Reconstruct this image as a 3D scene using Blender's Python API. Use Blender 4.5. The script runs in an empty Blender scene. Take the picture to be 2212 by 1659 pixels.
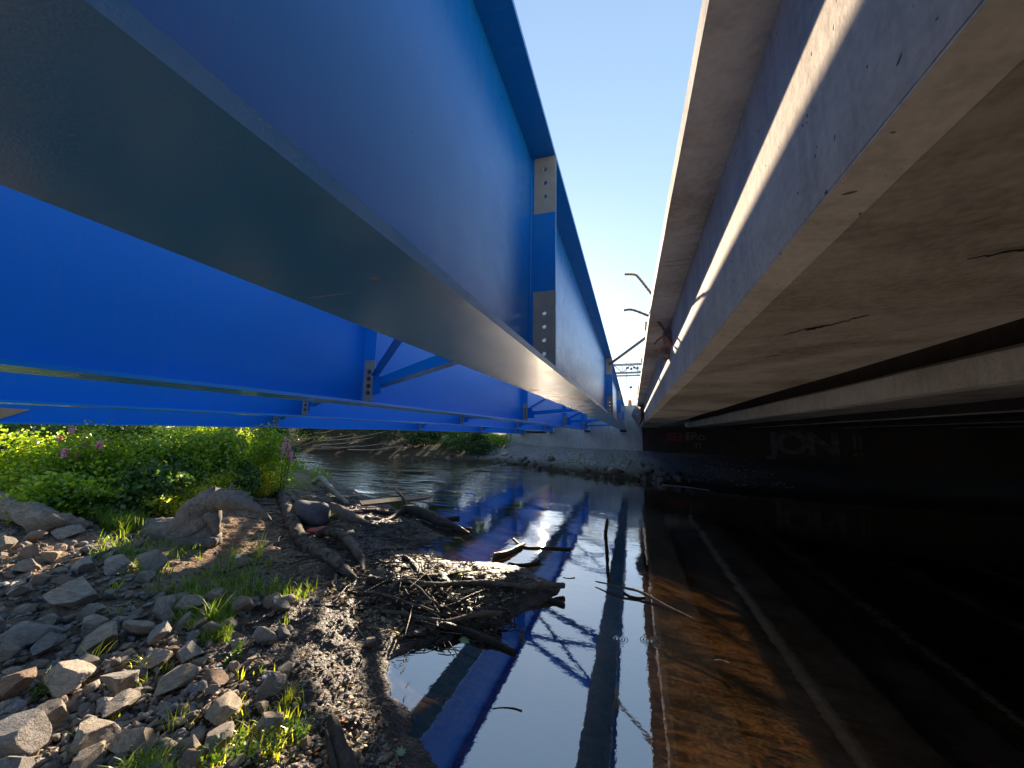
import bpy, bmesh, math, random
import numpy as np
from mathutils import Vector, Matrix
from math import radians as rad, sin, cos, pi

scene = bpy.context.scene
C = scene.collection
random.seed(7)
RNG = np.random.default_rng(11)

# ------------------------------------------------------------------ camera
CAMZ = 1.8
M_CAM = Matrix(((0.95024225, 0.02396529, 0.31058869),
                (0.31097194, -0.1316567, -0.94125606),
                (0.0183336, 0.99100564, -0.13255829)))
cam_d = bpy.data.cameras.new('camera')
cam = bpy.data.objects.new('camera', cam_d)
C.objects.link(cam)
cam_d.sensor_width = 36.0
cam_d.lens = 36.0 * 790.0 / 2212.0
cam_d.clip_start = 0.02
cam_d.clip_end = 2000
cam.matrix_world = Matrix.Translation((0, 0, CAMZ)) @ M_CAM.to_4x4()
scene.camera = cam

# ------------------------------------------------------------------ light
SUN_AZ = 13.1      # degrees to the left of +Y
SUN_EL = 16.4
sd_ = Vector((-sin(rad(SUN_AZ)) * cos(rad(SUN_EL)), cos(rad(SUN_AZ)) * cos(rad(SUN_EL)), sin(rad(SUN_EL))))
sl = bpy.data.lights.new('sun', 'SUN')
sl.energy = 5.0
sl.angle = rad(0.55)
sl.color = (1.0, 0.80, 0.58)
sun = bpy.data.objects.new('sun', sl)
C.objects.link(sun)
sun.rotation_euler = sd_.to_track_quat('Z', 'Y').to_euler()

world = bpy.data.worlds.new('World')
scene.world = world
world.use_nodes = True
wn = world.node_tree
wn.nodes.clear()
wo = wn.nodes.new('ShaderNodeOutputWorld')
wb = wn.nodes.new('ShaderNodeBackground')
sky = wn.nodes.new('ShaderNodeTexSky')
sky.sky_type = 'NISHITA'
sky.sun_disc = False
sky.sun_elevation = rad(SUN_EL)
sky.sun_rotation = rad(-SUN_AZ)
sky.altitude = 50
sky.air_density = 1.0
sky.dust_density = 0.1
sky.ozone_density = 2.0
# thin clouds low over the horizon
tc = wn.nodes.new('ShaderNodeTexCoord')
mp = wn.nodes.new('ShaderNodeMapping')
mp.inputs['Scale'].default_value = (5, 5, 16)
nz = wn.nodes.new('ShaderNodeTexNoise')
nz.inputs['Scale'].default_value = 2.3
nz.inputs['Detail'].default_value = 8
nz.inputs['Roughness'].default_value = 0.6
cr = wn.nodes.new('ShaderNodeValToRGB')
cr.color_ramp.elements[0].position = 0.52
cr.color_ramp.elements[1].position = 0.70
sep = wn.nodes.new('ShaderNodeSeparateXYZ')
mr = wn.nodes.new('ShaderNodeMapRange')
mr.inputs['From Min'].default_value = 0.30
mr.inputs['From Max'].default_value = 0.10
mul = wn.nodes.new('ShaderNodeMath')
mul.operation = 'MULTIPLY'
mix = wn.nodes.new('ShaderNodeMixRGB')
mix.inputs[2].default_value = (2.6, 2.55, 2.5, 1)
L = wn.links.new
L(tc.outputs['Generated'], mp.inputs[0]); L(mp.outputs[0], nz.inputs[0]); L(nz.outputs[0], cr.inputs[0])
L(tc.outputs['Generated'], sep.inputs[0]); L(sep.outputs[2], mr.inputs[0])
L(cr.outputs[0], mul.inputs[0]); L(mr.outputs[0], mul.inputs[1]); L(mul.outputs[0], mix.inputs[0])
gm = wn.nodes.new('ShaderNodeGamma'); gm.inputs[1].default_value = 0.60
L(sky.outputs[0], gm.inputs[0]); hs = wn.nodes.new('ShaderNodeHueSaturation'); hs.inputs['Saturation'].default_value = 1.14; L(gm.outputs[0], hs.inputs['Color']); L(hs.outputs[0], mix.inputs[1]); L(mix.outputs[0], wb.inputs[0])
wb.inputs[1].default_value = 0.14
L(wb.outputs[0], wo.inputs[0])

vs = scene.view_settings
vs.view_transform = 'Standard'
vs.look = 'None'
vs.exposure = 1.9
vs.gamma = 1
cy = scene.cycles
cy.max_bounces = 8
cy.diffuse_bounces = 5
cy.glossy_bounces = 4
cy.transparent_max_bounces = 10
cy.caustics_reflective = True
cy.blur_glossy = 60.0
cy.sample_clamp_indirect = 40.0
cy.use_denoising = True

# ------------------------------------------------------------------ helpers
def tag(o, label=None, cat=None, group=None, kind=None):
    if label: o['label'] = label
    if cat: o['category'] = cat
    if group: o['group'] = group
    if kind: o['kind'] = kind
    return o

def empty(name, loc=(0, 0, 0)):
    o = bpy.data.objects.new(name, None)
    C.objects.link(o)
    o.location = loc
    o.empty_display_size = 0.2
    return o

def mesh_from(name, V, F, mat=None, smooth=False):
    me = bpy.data.meshes.new(name)
    if isinstance(F, np.ndarray):
        V = np.asarray(V, dtype=np.float32)
        n, k = F.shape
        me.vertices.add(len(V)); me.vertices.foreach_set('co', V.ravel())
        me.loops.add(n * k); me.loops.foreach_set('vertex_index', F.astype(np.int32).ravel())
        me.polygons.add(n)
        me.polygons.foreach_set('loop_start', np.arange(0, n * k, k, dtype=np.int32))
        me.polygons.foreach_set('loop_total', np.full(n, k, dtype=np.int32))
        me.update(calc_edges=True)
    else:
        me.from_pydata([tuple(v) for v in V], [], F)
        me.update()
    if smooth:
        me.polygons.foreach_set('use_smooth', [True] * len(me.polygons))
    if mat: me.materials.append(mat)
    return me

def obj(name, me, parent=None):
    o = bpy.data.objects.new(name, me)
    C.objects.link(o)
    if parent: o.parent = parent
    return o

class MB:
    def __init__(s): s.V = []; s.F = []
    def add(s, V, F):
        n = len(s.V); s.V += [tuple(v) for v in V]; s.F += [tuple(i + n for i in f) for f in F]; return s
    def box(s, x0, x1, y0, y1, z0, z1):
        return s.add([(x0, y0, z0), (x1, y0, z0), (x1, y1, z0), (x0, y1, z0), (x0, y0, z1), (x1, y0, z1), (x1, y1, z1), (x0, y1, z1)],
                     [(0, 3, 2, 1), (4, 5, 6, 7), (0, 1, 5, 4), (1, 2, 6, 5), (2, 3, 7, 6), (3, 0, 4, 7)])
    def bar(s, a, b, w, h, up=(0, 0, 1)):
        a = Vector(a); b = Vector(b); d = (b - a).normalized()
        sx = d.cross(Vector(up)).normalized(); sz = sx.cross(d)
        V = []
        for p in (a, b):
            for i, j in ((-1, -1), (1, -1), (1, 1), (-1, 1)):
                V.append(p + sx * (i * w / 2) + sz * (j * h / 2))
        return s.add(V, [(3, 2, 1, 0), (4, 5, 6, 7), (0, 1, 5, 4), (1, 2, 6, 5), (2, 3, 7, 6), (3, 0, 4, 7)])
    def angle(s, a, b, leg=.09, t=.01, up=(0, 0, 1), flip=1):
        a = Vector(a); b = Vector(b); d = (b - a).normalized()
        sx = d.cross(Vector(up)).normalized() * flip; sz = d.cross(sx).normalized()
        if sz.z < 0: sz = -sz
        prof = [(0, 0), (leg, 0), (leg, t), (t, t), (t, leg), (0, leg)]
        V = [p + sx * u + sz * v for p in (a, b) for u, v in prof]
        n = 6
        F = [tuple(range(n)), tuple(range(2 * n - 1, n - 1, -1))] + [(i, (i + 1) % n, (i + 1) % n + n, i + n) for i in range(n)]
        return s.add(V, F)
    def cyl(s, a, b, r, n=10, r2=None):
        a = Vector(a); b = Vector(b); d = (b - a).normalized()
        u = d.orthogonal().normalized(); v = d.cross(u)
        r2 = r if r2 is None else r2
        V = [p + (u * cos(2 * pi * i / n) + v * sin(2 * pi * i / n)) * rr for p, rr in ((a, r), (b, r2)) for i in range(n)]
        return s.add(V, [tuple(range(n - 1, -1, -1)), tuple(range(n, 2 * n))] + [(i, (i + 1) % n, (i + 1) % n + n, i + n) for i in range(n)])
    def sweep(s, prof, ys, fn):
        n = len(prof); V = []
        for y in ys:
            dx, dz = fn(y)
            V += [(x + dx, y, z + dz) for x, z in prof]
        m = len(ys)
        F = [tuple(range(n)), tuple(range(n * m - 1, n * (m - 1) - 1, -1))]
        for j in range(m - 1):
            for i in range(n):
                k = (i + 1) % n
                F.append((j * n + i, j * n + n + i, j * n + n + k, j * n + k))
        return s.add(V, F)
    def plate(s, x0, x1, z0, z1, y0, y1, holes=(), r=.012):
        """upright plate across the girder (normal along Y) with real round holes"""
        if not holes: return s.box(x0, x1, y0, y1, z0, z1)
        hs = sorted(holes, key=lambda h: h[1]); cuts = [z0]
        for a, b in zip(hs, hs[1:]): cuts.append((a[1] + b[1]) / 2)
        cuts.append(z1); N = 16
        for (hx, hz), c0, c1 in zip(hs, cuts, cuts[1:]):
            ring = []; out = []
            for i in range(N):
                a = 2 * pi * (i + .5) / N; ca, sa = cos(a), sin(a)
                ring.append((hx + r * ca, hz + r * sa))
                tx = ((x1 - hx) if ca > 0 else (x0 - hx)) / ca if abs(ca) > 1e-6 else 1e9
                tz = ((c1 - hz) if sa > 0 else (c0 - hz)) / sa if abs(sa) > 1e-6 else 1e9
                t = min(tx, tz); out.append((hx + t * ca, hz + t * sa))
            V = [(x, y0, z) for x, z in ring] + [(x, y0, z) for x, z in out] + [(x, y1, z) for x, z in ring] + [(x, y1, z) for x, z in out]
            cor = [(x1, c1), (x0, c1), (x0, c0), (x1, c0)]
            ci = len(V); V += [(x, y0, z) for x, z in cor] + [(x, y1, z) for x, z in cor]
            F = []
            for i in range(N):
                k = (i + 1) % N
                F.append((i, k, N + k, N + i)); F.append((2 * N + k, 2 * N + i, 3 * N + i, 3 * N + k))
                F.append((k, i, 2 * N + i, 2 * N + k))
                p, q = out[i], out[k]
                if abs(p[0] - q[0]) > 1e-5 and abs(p[1] - q[1]) > 1e-5:
                    best = min(range(4), key=lambda c: abs(cor[c][0] - (p[0] if abs(p[0] - x0) < 1e-5 or abs(p[0] - x1) < 1e-5 else q[0])) + abs(cor[c][1] - (p[1] if abs(p[1] - c0) < 1e-5 or abs(p[1] - c1) < 1e-5 else q[1])))
                    F.append((N + i, N + k, ci + best)); F.append((3 * N + k, 3 * N + i, ci + 4 + best))
            s.add(V, F)
        s.add([(x0, y0, z0), (x0, y1, z0), (x0, y1, z1), (x0, y0, z1), (x1, y0, z0), (x1, y1, z0), (x1, y1, z1), (x1, y0, z1)],
              [(0, 1, 2, 3), (4, 7, 6, 5), (0, 4, 5, 1), (3, 2, 6, 7)])
        return s
    def build(s, name, mat, parent=None, smooth=False):
        return obj(name, mesh_from(name, s.V, s.F, mat, smooth), parent)

def _h(ix, iy, seed):
    n = (ix.astype(np.int64) * 374761393 + iy.astype(np.int64) * 668265263 + seed * 974711) & 0xffffffff
    n = ((n ^ (n >> 13)) * 1274126177) & 0xffffffff
    n = n ^ (n >> 16)
    return (n & 0xffff) / 65535.0
def vnoise(x, y, sc, seed=0):
    x = np.asarray(x, float) / sc; y = np.asarray(y, float) / sc
    ix = np.floor(x); iy = np.floor(y); fx = x - ix; fy = y - iy
    fx = fx * fx * (3 - 2 * fx); fy = fy * fy * (3 - 2 * fy)
    a = _h(ix, iy, seed); b = _h(ix + 1, iy, seed); c = _h(ix, iy + 1, seed); d = _h(ix + 1, iy + 1, seed)
    return (a * (1 - fx) + b * fx) * (1 - fy) + (c * (1 - fx) + d * fx) * fy - .5
def fbm(x, y, sc, seed=0, oct=4):
    r = 0; a = 1
    for i in range(oct):
        r = r + a * vnoise(x, y, sc, seed + i * 17); sc /= 2.03; a *= .5
    return r

# ------------------------------------------------------------------ terrain
NEAR = [(-0.15, -12), (-0.2, 0.2), (-0.55, 1.5), (-0.74, 2.0), (-1.03, 2.01), (-1.32, 2.12), (-1.61, 2.4), (-1.76, 2.6), (-1.8, 2.78), (-1.84, 2.97),
        (-1.62, 3.15), (-1.25, 3.5), (-1.02, 4.12), (-0.94, 4.5), (-1.34, 5.0), (-1.99, 4.95), (-2.7, 4.85), (-3.3, 5.25), (-3.2, 5.9), (-4.3, 6.9),
        (-5.3, 7.6), (-8.6, 9.5), (-11.05, 10.76), (-15.42, 13.35), (-24, 17.0), (-40, 21), (-90, 30), (-90, -12)]
FAR = [(-90, 42), (-40, 26), (-22.4, 21.6), (-15.0, 20.89), (-8.11, 20.79), (-7.29, 20.16), (-5.77, 19.4), (-3.6, 17.87), (-1.31, 16.53),
       (0.36, 16.0), (1.34, 15.43), (2.71, 14.45), (4.6, 14.08), (7.85, 13.87), (14, 13.0), (60, 8), (60, 400), (-90, 400)]
def sdist(x, y, P):
    P = np.array(P, float); x = np.asarray(x, float); y = np.asarray(y, float)
    d = np.full(x.shape, 1e9); ins = np.zeros(x.shape, bool)
    for i in range(len(P)):
        ax, ay = P[i]; bx, by = P[(i + 1) % len(P)]
        ex, ey = bx - ax, by - ay
        t = np.clip(((x - ax) * ex + (y - ay) * ey) / (ex * ex + ey * ey), 0, 1)
        d = np.minimum(d, np.hypot(x - ax - t * ex, y - ay - t * ey))
        c = ((ay > y) != (by > y)) & (x < (bx - ax) * (y - ay) / ((by - ay) if by != ay else 1e-9) + ax)
        ins ^= c
    return np.where(ins, d, -d)
def abut_y(x): return 23.3 - .55 * (x + .55)
def height(x, y):
    x = np.asarray(x, float); y = np.asarray(y, float)
    wob = .20 * fbm(x, y, .45, 3, 4)
    dn = sdist(x, y, NEAR) + wob
    df = sdist(x, y, FAR) + 1.5 * wob
    fine = .06 * fbm(x, y, .35, 5, 4) + .045 * fbm(x, y, .09, 9, 3)
    hn = .10 * (1 - np.exp(-dn / .25)) + .11 * np.clip(dn - .3, 0, 4.5) + np.clip(dn / .35, 0, 1) * fine + .008
    hn = hn + np.clip(-x - 7, 0, 4) * .05
    hf = .18 * (1 - np.exp(-df / .4)) + .125 * np.clip(df, 0, 8) + .10 * fbm(x, y, 1.2, 21, 4) * np.clip(df, 0, 1)
    left = np.clip((-x - 9) / 4, 0, 1)
    hf = hf + left * np.clip(df - 1.0, 0, 6) * .15
    back = np.clip((y - abut_y(x) - .9) / .6, 0, 1) * np.clip((x + 10.6) / 1.5, 0, 1)
    hf = np.where(back > 0, hf * (1 - back) + back * 3.45, hf)
    dd = -np.maximum(dn, df)
    bed = -.06 - .16 * (1 - np.exp(-dd / 1.0)) - .9 * np.clip((dd - 1.6) / 2.5, 0, 1) * np.clip((y - 4.0) / 3, 0, 1) + .03 * fbm(x, y, .5, 31, 3)
    h = np.where(dn > 0, hn, np.where(df > 0, hf, np.minimum(bed + .0, -.012)))
    edge = np.clip(-np.maximum(dn, df) / .25, 0, 1)
    h = np.where((dn <= 0) & (df <= 0), -.015 + edge * (h + .015), h)
    return h
def H(x, y): return float(height(np.array([x]), np.array([y]))[0])

def ray(px, py):
    return (M_CAM @ Vector((px - 1106.0, 829.5 - py, -790.0))).normalized()
def gp(px, py, lift=0.0):
    """the point of the ground (or water) that stands at this spot of the river bank"""
    d = ray(px, py)
    if d.z >= -1e-3: d.z = -1e-3
    zt = .3; p = None
    for _ in range(14):
        t = (zt - CAMZ) / d.z
        p = Vector((d.x * t, d.y * t, zt))
        hz = max(0.0, H(p.x, p.y)) + lift
        zt = zt * .45 + hz * .55
    return p
def pxr(p, px):  # metres spanned by px pixels of the 2212-wide photo at point p
    dep = (p - Vector((0, 0, CAMZ))).dot(-Vector((M_CAM[0][2], M_CAM[1][2], M_CAM[2][2])))
    return px / 790.0 * dep

# ------------------------------------------------------------------ materials
def newmat(name):
    m = bpy.data.materials.new(name); m.use_nodes = True
    nt = m.node_tree; nt.nodes.clear()
    return m, nt
class N:
    def __init__(s, nt): s.nt = nt
    def __call__(s, typ, ins=None, **kw):
        n = s.nt.nodes.new('ShaderNode' + typ)
        for k, v in kw.items(): setattr(n, k, v)
        for k, v in (ins or {}).items():
            i = n.inputs[k]
            if isinstance(v, bpy.types.NodeSocket): s.nt.links.new(v, i)
            else: i.default_value = v
        return n
def ramp(g, fac, stops, interp='LINEAR'):
    r = g('ValToRGB', {0: fac}); cr = r.color_ramp; cr.interpolation = interp
    while len(cr.elements) > len(stops): cr.elements.remove(cr.elements[-1])
    while len(cr.elements) < len(stops): cr.elements.new(.5)
    for e, (p, c) in zip(cr.elements, stops):
        e.position = p; e.color = (c, c, c, 1) if not hasattr(c, '__len__') else (*c, 1)
    return r.outputs[0]
def noise(g, sc, vec, det=5, rough=.55, dist=0):
    return g('TexNoise', {'Vector': vec, 'Scale': sc, 'Detail': det, 'Roughness': rough, 'Distortion': dist}).outputs[0]
def mixc(g, f, a, b, mode='MIX'):
    return g('MixRGB', {0: f, 1: a, 2: b}, blend_type=mode).outputs[0]
def col(c): return (*c, 1)

def blue_mat(name, base, rough, bump=.06, drops=False):
    m, nt = newmat(name); g = N(nt)
    pos = g('NewGeometry').outputs['Position']
    n1 = noise(g, 1.3, pos, 6, .6); n2 = noise(g, 260, pos, 2); n3 = noise(g, 7, pos, 5, .65)
    stretch = g('Mapping', {0: pos, 'Scale': (1, 5, .6)}).outputs[0]
    ns = noise(g, 5, stretch, 5, .7)
    c = mixc(g, ramp(g, n1, [(.35, 0), (.7, .35)]), col(base), col([b * .8 for b in base]))
    c = mixc(g, ramp(g, ns, [(.52, 0), (.75, .14)]), c, col((.16, .19, .24)))
    r = g('MapRange', {0: n3, 1: .3, 2: .7, 3: rough - .04, 4: rough + .05}).outputs[0]
    h = n2
    if drops:
        v = g('TexVoronoi', {'Vector': pos, 'Scale': 190.0}).outputs['Distance']
        msk = ramp(g, noise(g, 3.2, pos, 3), [(.47, 0), (.6, 1)])
        d1 = ramp(g, v, [(0.0, 1), (.3, 0)])
        sp = g('Math', {0: d1, 1: msk}, operation='MULTIPLY').outputs[0]
        h = g('Math', {0: sp, 1: n2}, operation='ADD').outputs[0]
        # rust bleed spot and rubbed scratches
        def spot(cx, cy, rx, ry, a, b):
            q = g('Mapping', {0: pos, 'Location': (-cx / rx, -cy / ry, 0), 'Scale': (1 / rx, 1 / ry, 0.0)}).outputs[0]
            ln = g('VectorMath', {0: q}, operation='LENGTH').outputs['Value']
            ln = g('Math', {0: ln, 1: g('Math', {0: n3, 1: .9}, operation='MULTIPLY').outputs[0]}, operation='ADD').outputs[0]
            return ramp(g, ln, [(a, 1), (b, 0)])
        c = mixc(g, spot(-.48, .57, .030, .014, .6, 1.0), c, col((.50, .22, .07)))
        c = mixc(g, g('Math', {0: spot(-.645, .62, .10, .004, .9, 1.0), 1: .6}, operation='MULTIPLY').outputs[0], c, col((.5, .55, .6)))
    b = g('Bump', {'Strength': bump, 'Distance': .003, 'Height': h}).outputs[0]
    p = g('BsdfPrincipled', {'Base Color': c, 'Roughness': r, 'Normal': b, 'IOR': 1.8 if drops else 1.36})
    g('OutputMaterial', {0: p.outputs[0]})
    return m
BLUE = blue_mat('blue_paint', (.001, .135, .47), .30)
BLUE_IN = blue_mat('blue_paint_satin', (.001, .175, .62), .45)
BLUE_UNDER = blue_mat('blue_paint_underside', (.008, .27, .72), .22, .10, True)

def simple(name, base, rough=.7, var=.3, sc=20, bump=.3, dist=.004, metal=0, base2=None):
    m, nt = newmat(name); g = N(nt)
    pos = g('TexCoord').outputs['Object']
    n1 = noise(g, sc, pos, 6, .6)
    b2 = base2 or [b * (1 - var) for b in base]
    c = mixc(g, ramp(g, n1, [(.35, 0), (.65, 1)]), col(base), col(b2))
    b = g('Bump', {'Strength': bump, 'Distance': dist, 'Height': noise(g, sc * 4, pos, 4)}).outputs[0]
    p = g('BsdfPrincipled', {'Base Color': c, 'Roughness': rough, 'Normal': b, 'Metallic': metal})
    g('OutputMaterial', {0: p.outputs[0]})
    return m
PRIMER = simple('grey_zinc_primer', (.26, .25, .23), .6, .25, 9, .1, .001)
STEEL = simple('bolt_steel', (.12, .12, .13), .4, .3, 60, .1, .001, .6)
RUST = simple('rusty_rebar', (.48, .22, .10), .85, .45, 60, .6, .003, base2=(.22, .09, .045))
RUBBER = simple('black_rubber', (.02, .02, .02), .8)
GALV = simple('galvanised_steel', (.30, .32, .34), .45, .2, 10, .1, .001, .5)
TAN = simple('plain_tan', (.50, .30, .13), .8, .25, 4)
RED = simple('red_plastic', (.42, .03, .03), .45, .3, 12, .4)
WHITE = simple('white_litter', (.75, .75, .74), .6, .1, 15, .4)
ORANGE = simple('orange_plastic', (.75, .22, .05), .6)
DARK = simple('dark_void', (.012, .010, .008), 1.0, .3, 30, .8)

def concrete(name, base, stain=.5, pits=True, board=False, cs=1.0):
    m, nt = newmat(name); g = N(nt)
    pos = g('NewGeometry').outputs['Position']
    n1 = noise(g, .9, pos, 8, .65, .3); n2 = noise(g, 6, pos, 6, .65); n3 = noise(g, 45, pos, 4, .6)
    st = g('Mapping', {0: pos, 'Scale': (1.2, 3.2, .35)}).outputs[0]
    ns = noise(g, 3.0, st, 6, .7)
    c = mixc(g, ramp(g, n2, [(.3, 0), (.7, 1)]), col(base), col([b * .78 for b in base]))
    c = mixc(g, g('Math', {0: ramp(g, n1, [(.44, 0), (.62, 1)]), 1: stain}, operation='MULTIPLY').outputs[0], c, col([base[0] * .42, base[1] * .38, base[2] * .32]))
    c = mixc(g, ramp(g, ns, [(.50, 0), (.68, .45)]), c, col([b * .4 for b in base]))
    c = mixc(g, ramp(g, n3, [(.4, 0), (.62, .22)]), c, col([min(1, b * 1.35) for b in base]))
    hgt = g('Math', {0: n3, 1: n2}, operation='ADD').outputs[0]
    if pits:
        w = g('VectorMath', {0: pos, 1: g('VectorMath', {0: g('TexNoise', {'Vector': pos, 'Scale': 9.0}).outputs[1], 'Scale': .12}, operation='SCALE').outputs[0]}, operation='ADD').outputs[0]
        v = g('TexVoronoi', {'Vector': w, 'Scale': 42.0 * cs}).outputs
        vr = g('Math', {0: v['Distance'], 1: g('SeparateXYZ', {0: v['Color']}).outputs[0]}, operation='ADD').outputs[0]
        pm = ramp(g, vr, [(.20, 1), (.25, 0)])
        c = mixc(g, pm, c, col([b * .22 for b in base]))
        hgt = g('Math', {0: hgt, 1: pm}, operation='SUBTRACT').outputs[0]
    b = g('Bump', {'Strength': .28, 'Distance': .005, 'Height': hgt}).outputs[0]
    p = g('BsdfPrincipled', {'Base Color': c, 'Roughness': .9, 'Normal': b, 'Specular IOR Level': .25})
    g('OutputMaterial', {0: p.outputs[0]})
    return m
CONC = concrete('weathered_concrete', (.72, .65, .55), .55)
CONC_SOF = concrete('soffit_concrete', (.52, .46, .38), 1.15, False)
CONC_SLAB = concrete('slab_concrete', (.66, .61, .54), 1.1, False)
CONC_NEW = concrete('abutment_concrete', (.42, .42, .41), .3, True, cs=.5)
CONC_OLD_SHADE = concrete('old_shaded_concrete', (.07, .055, .045), .6)  # old abutments; on the beams the dark tone paints in their shade
CONC_BROKEN = simple('broken_concrete', (.58, .44, .35), .95, .6, 14, 1.0, .02)

def rock_mat():
    m, nt = newmat('river_stone'); g = N(nt)
    rnd = g('ObjectInfo').outputs['Random']; pos = g('TexCoord').outputs['Object']
    base = ramp(g, rnd, [(0, (.38, .33, .26)), (.25, (.54, .44, .32)), (.42, (.30, .30, .31)), (.65, (.58, .49, .38)), (.8, (.42, .27, .18)), (1, (.44, .40, .34))])
    w = g('Mapping', {0: pos, 'Scale': (1, 1, 3)}).outputs[0]
    n1 = noise(g, 4, w, 7, .65, .5); n2 = noise(g, 22, pos, 6, .7)
    c = mixc(g, ramp(g, n1, [(.35, 0), (.65, .6)]), base, col((.08, .07, .06)))
    c = mixc(g, ramp(g, n2, [(.5, 0), (.72, .5)]), c, col((.66, .58, .47)))
    v = g('TexNoise', {'Vector': pos, 'Scale': 90.0, 'Detail': 2.0}).outputs[0]
    c = mixc(g, ramp(g, v, [(.6, 0), (.7, .5)]), c, col((.05, .045, .04)))
    h = g('Math', {0: n2, 1: n1}, operation='ADD').outputs[0]
    b = g('Bump', {'Strength': .8, 'Distance': .03, 'Height': h}).outputs[0]
    p = g('BsdfPrincipled', {'Base Color': c, 'Roughness': .85, 'Normal': b, 'Specular IOR Level': .3})
    g('OutputMaterial', {0: p.outputs[0]})
    return m
ROCK = rock_mat()

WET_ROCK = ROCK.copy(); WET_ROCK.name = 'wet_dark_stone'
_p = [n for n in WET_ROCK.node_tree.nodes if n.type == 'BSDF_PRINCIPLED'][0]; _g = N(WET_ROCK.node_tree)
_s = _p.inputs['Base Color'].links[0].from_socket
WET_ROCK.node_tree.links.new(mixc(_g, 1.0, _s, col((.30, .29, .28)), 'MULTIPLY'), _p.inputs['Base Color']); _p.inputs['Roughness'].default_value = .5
def ground_mat():
    m, nt = newmat('river_bank_soil'); g = N(nt)
    pos = g('NewGeometry').outputs['Position']; z = g('SeparateXYZ', {0: pos}).outputs[2]
    x = g('SeparateXYZ', {0: pos}).outputs[0]; y = g('SeparateXYZ', {0: pos}).outputs[1]
    n1 = noise(g, 1.6, pos, 6, .6); n2 = noise(g, 12, pos, 7, .7); n3 = noise(g, 70, pos, 4, .65)
    vor = g('TexVoronoi', {'Vector': pos, 'Scale': 34.0}).outputs
    mud = mixc(g, ramp(g, n2, [(.35, 0), (.7, 1)]), col((.030, .022, .017)), col((.075, .055, .042)))
    soil = mixc(g, ramp(g, n2, [(.35, 0), (.65, 1)]), col((.17, .11, .065)), col((.32, .235, .16)))
    peb = mixc(g, .55, soil, vor['Color'], 'MULTIPLY')
    soil = mixc(g, ramp(g, vor['Distance'], [(.2, .8), (.45, 0)]), soil, mixc(g, .45, peb, col((.32, .27, .22))))
    zz = g('Math', {0: z, 1: g('Math', {0: n1, 1: .16}, operation='MULTIPLY').outputs[0]}, operation='SUBTRACT').outputs[0]
    wet = g('MapRange', {0: zz, 1: .27, 2: .12, 3: 0, 4: 1}).outputs[0]
    c = mixc(g, wet, soil, mud)
    # moss / low green film away from the water
    # river bed: leaf litter browns below the water
    lv = g('TexVoronoi', {'Vector': g('Mapping', {0: pos, 'Scale': (1, .45, 1)}).outputs[0], 'Scale': 26.0}).outputs
    nb = noise(g, 4.5, g('Mapping', {0: pos, 'Rotation': (0, 0, .6), 'Scale': (.5, 1.8, 1)}).outputs[0], 9, .8, 1.5)
    bed = mixc(g, ramp(g, nb, [(.44, 0), (.60, 1)]), col((.012, .009, .006)), col((.135, .085, .042)))
    bed = mixc(g, ramp(g, lv['Distance'], [(.1, .55), (.5, 0)]), bed, mixc(g, .6, col((.22, .155, .09)), lv['Color'], 'MULTIPLY'))
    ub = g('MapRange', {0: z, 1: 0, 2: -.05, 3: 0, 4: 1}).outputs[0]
    bed = mixc(g, g('MapRange', {0: z, 1: -.28, 2: -.55, 3: 0, 4: .92}).outputs[0], bed, col((.008, .007, .005)))  # deeper bed coloured darker in place of light lost in the water
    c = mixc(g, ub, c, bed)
    dk_ = g('MapRange', {0: y, 1: 14, 2: 18, 3: 0, 4: .9}).outputs[0]  # far bank soil darkened, its shade painted into the colour
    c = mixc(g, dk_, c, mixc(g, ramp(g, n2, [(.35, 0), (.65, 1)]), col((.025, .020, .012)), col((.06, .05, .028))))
    # grey gravel apron at the far abutment
    gr = mixc(g, ramp(g, n2, [(.3, 0), (.7, 1)]), col((.19, .18, .17)), col((.34, .32, .30)))
    fa = g('Math', {0: g('MapRange', {0: y, 1: 12, 2: 13, 3: 0, 4: 1}).outputs[0], 1: g('MapRange', {0: x, 1: -11, 2: -9, 3: 0, 4: 1}).outputs[0]}, operation='MULTIPLY').outputs[0]
    fa = g('Math', {0: fa, 1: g('MapRange', {0: z, 1: .1, 2: .4, 3: 0, 4: 1}).outputs[0]}, operation='MULTIPLY').outputs[0]
    c = mixc(g, fa, c, gr)
    wet = g('Math', {0: wet, 1: g('MapRange', {0: y, 1: 10, 2: 13, 3: 1, 4: 0}).outputs[0]}, operation='MULTIPLY').outputs[0]
    rr = g('MapRange', {0: wet, 1: 0, 2: 1, 3: .95, 4: .52}).outputs[0]
    rr = g('Math', {0: rr, 1: g('MapRange', {0: n3, 1: .3, 2: .7, 3: -.1, 4: .15}).outputs[0]}, operation='ADD').outputs[0]
    h = g('Math', {0: n2, 1: g('Math', {0: n3, 1: .6}, operation='MULTIPLY').outputs[0]}, operation='ADD').outputs[0]
    h = g('Math', {0: h, 1: g('Math', {0: vor['Distance'], 1: -.5}, operation='MULTIPLY').outputs[0]}, operation='ADD').outputs[0]
    b = g('Bump', {'Strength': g('MapRange', {0: z, 1: 0, 2: -.03, 3: 1, 4: .35}).outputs[0], 'Distance': .03, 'Height': h}).outputs[0]
    p = g('BsdfPrincipled', {'Base Color': c, 'Roughness': rr, 'Normal': b, 'Specular IOR Level': g('Math', {0: g('MapRange', {0: wet, 1: 0, 2: 1, 3: .12, 4: .32}).outputs[0], 1: g('MapRange', {0: z, 1: 0, 2: -.02, 3: 1, 4: 0}).outputs[0]}, operation='MULTIPLY').outputs[0]})
    g('OutputMaterial', {0: p.outputs[0]})
    return m
GROUND = ground_mat()

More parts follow.
